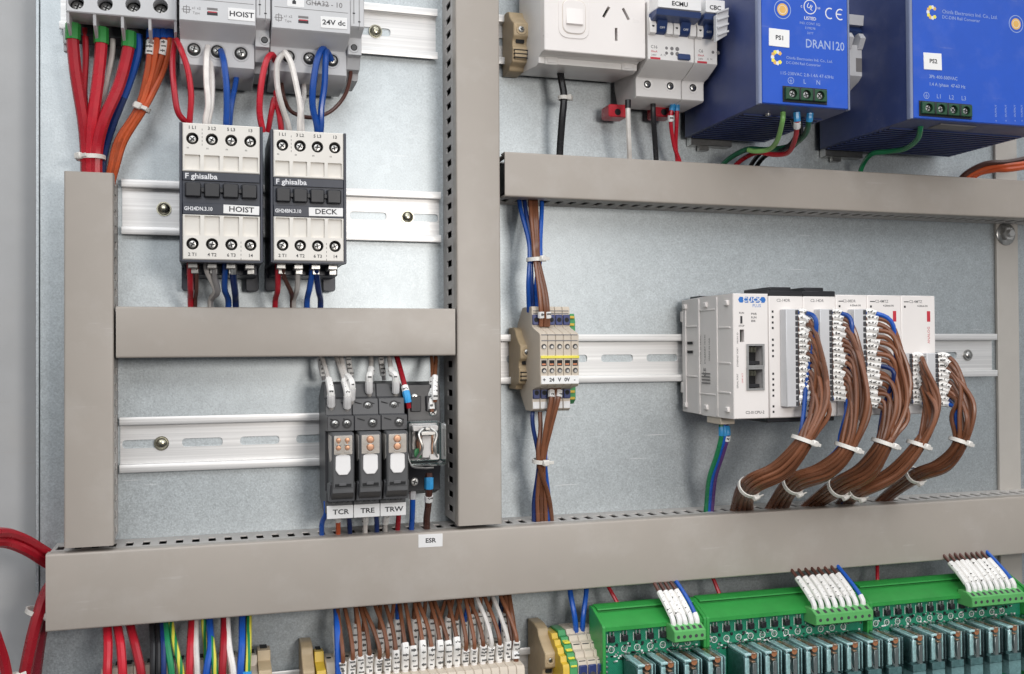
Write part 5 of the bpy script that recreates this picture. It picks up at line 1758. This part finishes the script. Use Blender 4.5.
xs0 = UX(98, 665, 45)
zt_ = UZ(180, 664, 30)
for k in range(16):
    x = xs0 + k * 6.1
    if k == 15: rail_terminal('beige yellow terminal ending the left bottom row of terminals', x, x + 8, zt_ + 2.5, 42, 'end_beige', None)
    else: rail_terminal('grey terminal in the left bottom row under the red and striped wires', x, x + 5.9, zt_, 42, 'terminal_grey', gT)
gW = 'wires dropping to the left bottom terminals'
for (a, b, c, r, col, lab) in ((106, 107.5, 107, 2.6, 'red', 'leftmost thick red wire under the bottom duct'), (117, 120, 123, 2.6, 'red', 'second thick red wire under the bottom duct'), (129, 135, 141, 2.6, 'red', 'third thick red wire under the bottom duct, bowed right'),
                               (152, 153, 153, 1.7, 'black', 'left black wire between the thick red and striped wires'), (157, 158, 159, 1.7, 'black', 'right black wire between the thick red and striped wires'), (162, 163, 163, 1.7, 'navy', 'dark blue wire just left of the green yellow wires'),
                               (166, 168, 172, 2.0, 'green', 'green wire leaning right beside a green yellow wire'), (171, 176, 182, 1.8, 'greenyellow', 'green yellow wire leaning right before the first red white pair'), (192, 191, 189, 2.3, 'red', 'red wire of the first red white pair'),
                               (195.5, 196, 197.5, 1.9, 'white', 'white wire of the first red white pair'), (204, 205, 206, 1.5, 'greenyellow', 'green yellow wire behind the first blue wire'), (209, 210.5, 206, 2.2, 'blue', 'first blue wire right of the red white pair'),
                               (209, 212, 215, 1.8, 'greenyellow', 'green yellow wire emerging right of the first blue wire'), (224, 223.5, 222.5, 2.3, 'red', 'red wire of the second red white pair'), (227, 228.5, 233, 2.1, 'white', 'white wire of the second red white pair'),
                               (242.5, 242, 240.5, 2.2, 'blue', 'second blue wire right of the second red white pair'), (249, 248.5, 248, 1.8, 'greenyellow', 'rightmost green yellow wire of the left bottom terminals'), (245.5, 246, 245.5, 1.1, 'black', 'thin black wire beside the rightmost green yellow wire')):
    back = 'behind' in lab
    dd = 34 if back else 46
    ex = [ferr('wire_cyan', 2.4, -16, -2, 'ferrule')] if 'rightmost' in lab else []
    wire(lab, col, r, [(a, 606, 20), (a, 622, 26), (b, 646, dd - 6), (c, 672, dd), (c, 696, dd - 2)], gW, extras=ex)

# ------------------------------------ brown wire terminals, bottom middle
ex0 = UX(303, 665, 36)
t = end_clamp('beige end stop left of the brown wire terminals', UX(303, 665, 34), UX(315, 665, 34), UZ(308, 651, 34) - 22, 44, 34)
rail_terminal('green yellow earth terminal left of the brown wire terminals', UX(316.5, 665, 36), UX(326, 665, 36), UZ(320, 650, 20), 38, 'terminal_yellow', None)
bx0_ = UX(329, 668, 50)
nb = 22
pitch = (UX(524, 668, 58) - bx0_) / nb
zr_, zf_ = UZ(430, 652, 32), UZ(440, 671, 56)
gK = 'beige terminals under the brown wires'
for k in range(nb):
    x = bx0_ + k * pitch
    m = MB('terminal_grey').extr([(8, zrail + 18), (10, zr_ - 2), (14, zr_), (34, zr_), (38, zr_ - 4), (39, zf_ + 1), (42, zf_), (59, zf_ - .5), (60.5, zf_ - 2.5), (60.5, zf_ - 50), (8, zf_ - 50)], 'x', x, x + pitch - .15, .35)
    m.m('dark_hole').lathe(x + pitch / 2, zr_ - .1, 24, [(1.7, 0), (1.7, .25), (0, .25)], 'z', 10)
    m.lathe(x + pitch / 2, zf_ - .2, 49, [(1.7, 0), (1.7, .3), (0, .3)], 'z', 10)
    m.m('sleeve_white').box(x + .4, x + pitch - .5, zr_ - 9, zr_ - 5, 36, 39.6, .2)
    tag(m.build('terminal_block'), 'beige terminal in the wide row under the brown wires', 'terminal block', gK)
gF, gG = 'brown wires to the front of the wide terminal row', 'brown wires to the back of the wide terminal row'
def row_wire(k, front, col, lab, grp, dx0, top):
    x = bx0_ + (k + .5) * pitch
    z1 = zf_ if front else zr_
    d1 = 49 if front else 24
    x0 = x + dx0
    pts = [(x0, -150, 22), (x0, -163, 26), (x0 * .4 + x * .6 + random.uniform(-.6, .6), (z1 - 158) / 2 + 4, (26 + d1) / 2 + (4 if front else 0)), (x + random.uniform(-.5, .5), z1 + 15, d1 + (1.5 if front else 0)), (x, z1 + 5, d1), (x, z1 - 3, d1)]
    ex = [ferr('sleeve_white', 2.45, -3.2 - top, -4.2, 'marker_sleeve', 4), ferr('flag_white' if col != 'darkbrown' else 'wire_cyan', 2.0, -4.6, -.5, 'ferrule')]
    pts = [(p[0], p[1], p[2]) for p in pts]
    wire(lab, col, 1.4 if col != 'white' else 1.5, pts, grp, extras=ex, px=False)


for k in range(nb):
    if k == 0: continue
    col = 'brown'; lab = 'brown wire sleeved in white at the front of the wide terminal row'; grp = gF
    if k in (18, 20): col, lab, grp = 'white', 'white wire at the front right of the wide terminal row', 'white wires of the wide terminal row'
    row_wire(k, True, col, lab, grp, random.uniform(-7, 1) if k < 17 else -4.5, random.uniform(14, 19) if 7 <= k < 15 else random.uniform(9, 13))
for k in range(1, nb, 1):
    if k in (2, 5, 9, 20): continue
    col = 'brown'; lab = 'brown wire sleeved in white at the back of the wide terminal row'; grp = gG
    if k in (8, 16): col, lab, grp = 'blue', 'blue wire at the back of the wide terminal row', 'blue wires at the back of the wide row'
    row_wire(k, False, col, lab, grp, random.uniform(-2, 4), random.uniform(14, 22))
wire('bright blue wire at the left end of the wide terminal row', 'blue', 2.2, [(336, 600, 20), (337, 612, 28), (338, 640, 44), (339, 690, 52)])
wire('brown wire at the right end of the wide terminal row', 'brown', 1.8, [(508, 584, 20), (509, 598, 27), (513, 625, 40), (516, 655, 50), (517, 690, 50)], extras=[ferr('label_white', 2.6, -26, -21, 'marker_sleeve', 1), ferr('wire_cyan', 2.6, -18, -8, 'ferrule')])
wire('second brown wire hugging the one at the right end of the wide row', 'brown', 1.6, [(503, 584, 20), (505, 598, 27), (510, 625, 38), (514, 650, 47), (515, 690, 47)])
wire('navy wire behind the right end of the wide terminal row', 'navy', 2.0, [(502, 584, 18), (502, 600, 20), (501, 625, 22), (500, 660, 22)])

# --------------------------------- small terminal group by the green boards
end_clamp('beige end stop left of the green relay boards', UX(545, 650, 40), UX(556, 650, 40), UZ(548, 632, 40) - 24, 48, 40)
xq = UX(557, 650, 44)
def stepped_terminal(label, x0, x1, mat, top, group=None):
    m = MB(mat)
    prof = [(8, zrail + 18), (14, top - 2), (18, top), (32, top), (34, top - 3), (38, top - 3), (40, top - 6), (44, top - 6.5), (46, top - 10), (50, top - 10.5), (51, top - 14), (55, top - 14.5), (56, top - 17), (56, top - 60), (8, top - 60)]
    m.extr(prof, 'x', x0, x1, .3)
    return m


tp = UZ(575, 628, 28)
tag(stepped_terminal('', xq, xq + 4.6, 'terminal_yellow', tp - 1).build('terminal_block'), 'orange yellow end plate beside the two blue wires', 'terminal block')
m = stepped_terminal('', xq + 4.8, xq + 10.2, 'terminal_green', tp + .5)
m.m('stripe_yellow')
for k in range(4): m.box(xq + 5.4, xq + 9.6, tp - 5.4 - k * 4, tp - 4.2 - k * 4, 36 + k * 5.2, 44 + k * 4.2, .2)
tag(m.build('terminal_block'), 'green yellow earth terminal beside the two blue wires', 'terminal block')
for k in range(3):
    a = xq + 10.5 + k * 6.6
    m = stepped_terminal('', a, a + 6.4, 'terminal_grey', tp + 1)
    m.m('terminal_navy').box(a + .4, a + 6, tp - 36, tp - 16.6, 50, 57.5, .5)
    m.m('steel').lathe(a + 3.2, tp - 23, 57.4, [(2.1, 0), (2.0, .5), (0, .5)], n=12)
    m.m('hole_shade')
    for i in range(3): m.box(a + .9, a + 5.5, tp - 6.6 - i * 4, tp - 5.9 - i * 4, 40 + i * 5.4, 44.6 + i * 5.4, 0)
    tag(m.build('terminal_block'), 'grey terminal with a navy front left of the green relay boards', 'terminal block', 'navy fronted terminals by the green boards')
wire('left blue wire entering the navy fronted terminals', 'blue', 1.9, [(569, 578, 20), (571, 594, 27), (575, 618, 34), (577, 640, 30), (577, 655, 26)])
wire('right blue wire entering the navy fronted terminals', 'blue', 1.8, [(586, 576, 20), (586, 592, 26), (583, 618, 33), (582.5, 640, 30), (582, 655, 26)])

# ------------------------------------------------------ green relay boards
gx = [UX(602, 625, 60), UX(706, 615, 60), UX(869, 600, 60), UX(1026, 585, 60)]
zt60 = UZ(605, 627, 60)
zb38 = zt60 + 6.5
gC = 'green relay boards on the lowest rail'
def board(label, x0, x1):
    t = thing('relay_board', label, 'relay board', (x0 + x1) / 2, zt60 - 80, 0, gC)
    m = MB('carrier_green')
    prof = [(37, zb38 - 6), (37, zb38 + 1.5), (44, zb38 - .2), (44.2, zb38 - 4), (45.8, zb38 - 4.4), (46.0, zb38 - .8), (58, zt60 + .4), (60, zt60 - .6), (60, zt60 - 3.2), (57, zt60 - 3.6), (55, zt60 - 4), (55, zt60 - 95), (37, zt60 - 95)]
    m.extr(prof, 'x', x0 + 2.3, x1 - 2.3, .2)
    for a in (x0, x1 - 2.4):
        m.extr(rp([(36.5, zt60 - 95), (36.5, zb38 + 2.4), (42, zb38 + 2.0), (59, zt60 + 1.4), (61, zt60), (61, zt60 - 95)], .8, 2), 'x', a, a + 2.3, .3)
    m.box(x0 + 10, x1 - 10, zrail - 22, zrail + 22, 8, 38, .5)
    m.extr([(36.8, zb38 - .2), (36.8, zb38 + 3.0), (42, zb38 + 2.8), (46.2, zb38 + 1.9), (46.4, zb38 + 1.0)], 'x', x0 + 2.3, x1 - 2.3, .2)
    m.build('carrier', t)
    m = MB('circuit_board').box(x0 + 2.6, x1 - 2.6, zt60 - 94, zt60 - 3.9, 55.2, 56.6, .2)
    m.build('circuit_board', t)
    # parts soldered to the board
    n = int((x1 - x0 - 10) / 9.4)
    m = MB('black'); w_ = MB('tin'); g_ = MB('flag_white')
    for k in range(n):
        x = x0 + 7.5 + k * 9.4
        m.box(x - 2.0, x + 2.0, zt60 - 11, zt60 - 6.8, 56, 60, .4)
        for i in (-1, 1):
            w_.box(x + i * 1.2 - .35, x + i * 1.2 + .35, zt60 - 7.0, zt60 - 4.2, 56.4, 59, .1)
        g_.extr(circ(x + .4, zt60 - 16.5, 2.3, 14), 'd', 56.5, 56.85, holes=[circ(x + .4, zt60 - 16.5, 1.9, 14)])
        w_.box(x - .8, x - .1, zt60 - 17.2, zt60 - 15.6, 56.4, 57.8, .1).box(x + .7, x + 1.4, zt60 - 17.2, zt60 - 15.6, 56.4, 57.8, .1)
        w_.lathe(x + 3.6, zt60 - 20, 56.5, [(.9, 0), (.8, 1), (0, 1.2)], n=8)
        g_.extr(rect(x - 2.6, x - 2.2, zt60 - 12, zt60 - 6), 'd', 56.5, 56.7)
        m.box(x + 3.4, x + 4.8, zt60 - 14.5, zt60 - 12.6, 56, 58, .2)
    for k in range(6): w_.lathe(x0 + 4.6, zt60 - 14 - k * 3.4, 56.5, [(.8, 0), (.7, .8), (0, 1)], n=8)
    for k in range(int((x1 - x0) * .9)):
        x = random.uniform(x0 + 4, x1 - 4); z = zt60 - random.choice((13.2, 14.6, 19.0, 20.8, 22.6, 24.4)) + random.uniform(-.5, .5)
        (m, w_, g_)[k % 3].box(x - random.uniform(.4, 1.1), x + random.uniform(.4, 1.1), z - .45, z + .45, 56.4, 57.3, .08)
    m.build('driver_chip', t); w_.build('solder_pin', t); g_.build('white_print', t)
    return t


boards = [board('left green relay board with four relays in view', gx[0], gx[1]), board('middle green relay board between the other two', gx[1], gx[2]), board('right green relay board at the lower right corner', gx[2], gx[3])]


def board_relay(x0, label):
    w_ = 12.8
    zt_, zb_ = zt60 - 19.5, zt60 - 56
    t = thing('board_relay', label, 'relay', x0 + w_ / 2, zb_, 57, 'small clear relays plugged into the green boards')
    d0, d1 = 57, 83
    m = MB('resin_teal').box(x0 + 1.0, x0 + w_ - 1.0, zb_, zt_ - 21, d0, d1 - 1, .3)
    m.box(x0 + .9, x0 + w_ * .40, zt_ - 21, zt_ - 3.0, d0 + 1, d1 - 4, .4)
    m.m('frost_teal').box(x0 + .9, x0 + w_ * .46, zt_ - 2.6, zt_ - 1.0, d0 + 1, d1 - 2, .3)
    m.box(x0 + w_ * .86, x0 + w_ - .7, zt_ - 20, zt_ - 1.4, d0 + 2, d1 - 3, .3)
    m.box(x0 + .7, x0 + w_ * .3, zt_ - 19, zt_ - 4, d1 - 3, d1 - 1.2, .3)
    m.build('frame', t)
    m = MB('coil_orange').lathe(x0 + w_ * .65, zt_ - 3.1, d0 + 3, [(0, 0), (2.1, 0), (2.1, d1 - d0 - 6), (0, d1 - d0 - 6)], 'd', 12)
    m.m('copper').box(x0 + w_ * .54, x0 + w_ * .69, zt_ - 1.5, zt_ - .7, d0 + 8, d1 - 1.2, .2)
    m.m('tin').box(x0 + w_ * .73, x0 + w_ * .80, zt_ - 1.5, zt_ - .7, d0 + 6, d1 - 1.2, .2)
    m.m('black').lathe(x0 + w_ * .65, zt_ - 3.1, d0 + 1.5, [(0, 0), (2.4, 0), (2.4, 1.6), (0, 1.6)], 'd', 12)
    m.build('coil', t)
    m = MB('tin').box(x0 + w_ * .55, x0 + w_ * .78, zt_ - 22, zt_ - 8, d1 - 3.2, d1 - 2.4, .2)
    m.tube([(x0 + w_ * .35, zt_ - 8, d1 - 2.4), (x0 + w_ * .25, zt_ - 12, d1 - 2), (x0 + w_ * .35, zt_ - 17, d1 - 2), (x0 + w_ * .5, zt_ - 20, d1 - 2.5)], .8, 6)
    m.m('copper').box(x0 + w_ * .48, x0 + w_ * .7, zt_ - 7.4, zt_ - 6.4, d0 + 6, d1 - 2, .2)
    m.build('contact_spring', t)
    m = MB('smoke_case').box(x0, x0 + w_, zt_ - 26, zt_, d0 + .2, d1, .8)
    m.build('clear_case', t)
    return t


proto = None
rows = [('left', [UX(q, 655, 57) for q in (622, 644.5, 667.5, 690.5)]), ('middle', [UX(726 + k * 19.9, 645, 57) for k in range(8)]), ('right', [UX(889 + k * 18.7, 632, 57) for k in range(8)])]
ordn = ['first', 'second', 'third', 'fourth', 'fifth', 'sixth', 'seventh', 'eighth']
for nm, xs in rows:
    for k, x in enumerate(xs):
        lab = ordn[k] + ' clear relay from the left on the ' + nm + ' green board'
        if proto is None:
            proto = board_relay(x, lab); px0 = x
        else:
            dup(proto, x - px0, 0, lab)

# pluggable screw terminals with sleeved wires
def board_plug(label, pa, pb, yt, n, nm, tops, blue=True):
    x0, x1 = UX(pa, yt, 72), UX(pb, yt, 72)
    z1 = UZ((pa + pb) / 2, yt, 66)
    t = thing('board_plug', label, 'terminal plug', (x0 + x1) / 2, z1 - 13, 57, 'green plugs on the relay boards')
    prof = [(56.5, z1 - 2), (58, z1), (66, z1 - .4), (72, z1 - 3.5), (72, z1 - 10), (70.5, z1 - 11), (56.5, z1 - 11)]
    m = MB('plug_green').extr(prof, 'x', x0, x1, .4)
    m.build('body', t)
    m = MB('hole_shade')
    p_ = (x1 - x0 - 1.4) / n
    for k in range(n):
        x = x0 + .7 + p_ * (k + .5)
        m.lathe(x, z1 - 7.0, 71.9, [(1.2, 0), (1.2, .2), (0, .2)], n=10)
        m.extr([(67.6, z1 - 1.4), (70.4, z1 - 2.9), (70.5, z1 - 2.6), (67.7, z1 - 1.1)], 'x', x - 1.1, x + 1.1)
    m.build('screw_hole', t)
    for k in range(n):
        x = x0 + .7 + p_ * (k + .5)
        last = blue and k == n - 1
        lean = tops - k * .25
        pts = [(x + lean * 1.35, -152, 20), (x + lean * 1.1, z1 + 30, 30), (x + lean * .45, z1 + 15, 52), (x + lean * .08, z1 + 4, 63.5), (x, z1 - 2.5, 65)]
        ex = [ferr('flag_white', min(1.9, p_ * .46), -8.6, -1.2, 'ferrule')]
        if not last: ex.insert(0, ferr('sleeve_white', min(2.35, p_ * .49), -27.5, -8.2, 'marker_sleeve', 6))
        wire(('blue wire at the right end of the plug on the ' if last else 'white sleeved wire in the plug on the ') + nm + ' green board', 'blue' if last else 'darkbrown', 1.5 if last else 1.2, pts,  # darker brown paints in the shadow on the sleeved wires
             None if last else 'sleeved wires of the ' + nm + ' green board', extras=ex, px=False)
    return t


board_plug('small green plug with five white ferrules on the left board', 674.5, 706, 623, 5, 'left', -4.5)
board_plug('green plug with a long row of sleeved wires on the middle board', 816, 873.5, 605.5, 8, 'middle', -5)
board_plug('green plug with a long row of sleeved wires on the right board', 972, 1025, 588.5, 9, 'right', -4)
for (a, b, ya, yb, lab) in ((607, 618, 570, 606, 'short red wire above the left green board'), (712, 721, 560, 598, 'short red wire above the gap left of the middle board'), (877, 878, 545, 584, 'short red wire above the right green board')):
    wire(lab, 'red', 1.4, [(a - 3, ya, 18), (a, ya + 14, 22), (b, yb, 30), (b + 3, yb + 14, 34)])
# ---------------------------------------------------------------- lighting
w = bpy.data.worlds.new('World')
scene.world = w
w.use_nodes = True
nt = w.node_tree
bg = nt.nodes['Background']
tc = nt.nodes.new('ShaderNodeTexCoord')
sx = nt.nodes.new('ShaderNodeSeparateXYZ')
nt.links.new(tc.outputs['Generated'], sx.inputs['Vector'])
mr = nt.nodes.new('ShaderNodeMapRange')
mr.inputs['From Min'].default_value = -1
mr.inputs['From Max'].default_value = 1
nt.links.new(sx.outputs['Z'], mr.inputs['Value'])
cr = nt.nodes.new('ShaderNodeValToRGB')
cr.color_ramp.elements[0].position = .25
cr.color_ramp.elements[0].color = (.04, .043, .05, 1)
cr.color_ramp.elements[1].position = .95
cr.color_ramp.elements[1].color = (1.8, 1.85, 1.9, 1)
e = cr.color_ramp.elements.new(.52)
e.color = (.16, .168, .178, 1)
nt.links.new(mr.outputs['Result'], cr.inputs['Fac'])
nz = nt.nodes.new('ShaderNodeTexNoise')          # the uneven room around the open cabinet
nz.inputs['Scale'].default_value = 2.2
nz.inputs['Detail'].default_value = 3
nt.links.new(tc.outputs['Generated'], nz.inputs['Vector'])
mr2 = nt.nodes.new('ShaderNodeMapRange')
mr2.inputs['From Min'].default_value = .3
mr2.inputs['From Max'].default_value = .7
mr2.inputs['To Min'].default_value = .45
mr2.inputs['To Max'].default_value = 1.6
nt.links.new(nz.outputs['Fac'], mr2.inputs['Value'])
mm = nt.nodes.new('ShaderNodeVectorMath')
mm.operation = 'SCALE'
nt.links.new(cr.outputs['Color'], mm.inputs[0])
nt.links.new(mr2.outputs['Result'], mm.inputs['Scale'])
nt.links.new(mm.outputs['Vector'], bg.inputs['Color'])
bg.inputs['Strength'].default_value = 1.25


def area(name, loc, target, sx, sy, power, colour):
    l = bpy.data.lights.new(name, 'AREA')
    l.shape = 'RECTANGLE'
    l.size, l.size_y = sx, sy
    l.energy = power
    l.color = colour
    o = bpy.data.objects.new(name, l)
    COL.objects.link(o)
    o.location = loc
    o.rotation_euler = (Vector(target) - Vector(loc)).to_track_quat('-Z', 'Y').to_euler()
    return o


area('front_lamp', (.30, -.92, .09), (.25, 0, -.02), .20, .14, 2.95, (1, .945, .89))
area('overhead_lamp', (-.12, -1.0, .46), (.1, 0, 0), .40, .20, 1.95, (.97, .985, 1))

# ------------------------------------------------------------------ render
scene.render.engine = 'CYCLES'
scene.cycles.use_denoising = True
scene.cycles.max_bounces = 8
scene.cycles.transparent_max_bounces = 12
scene.cycles.caustics_reflective = False
scene.cycles.caustics_refractive = False
scene.view_settings.view_transform = 'Standard'
scene.view_settings.look = 'None'
scene.view_settings.exposure = -.16
scene.view_settings.gamma = 1
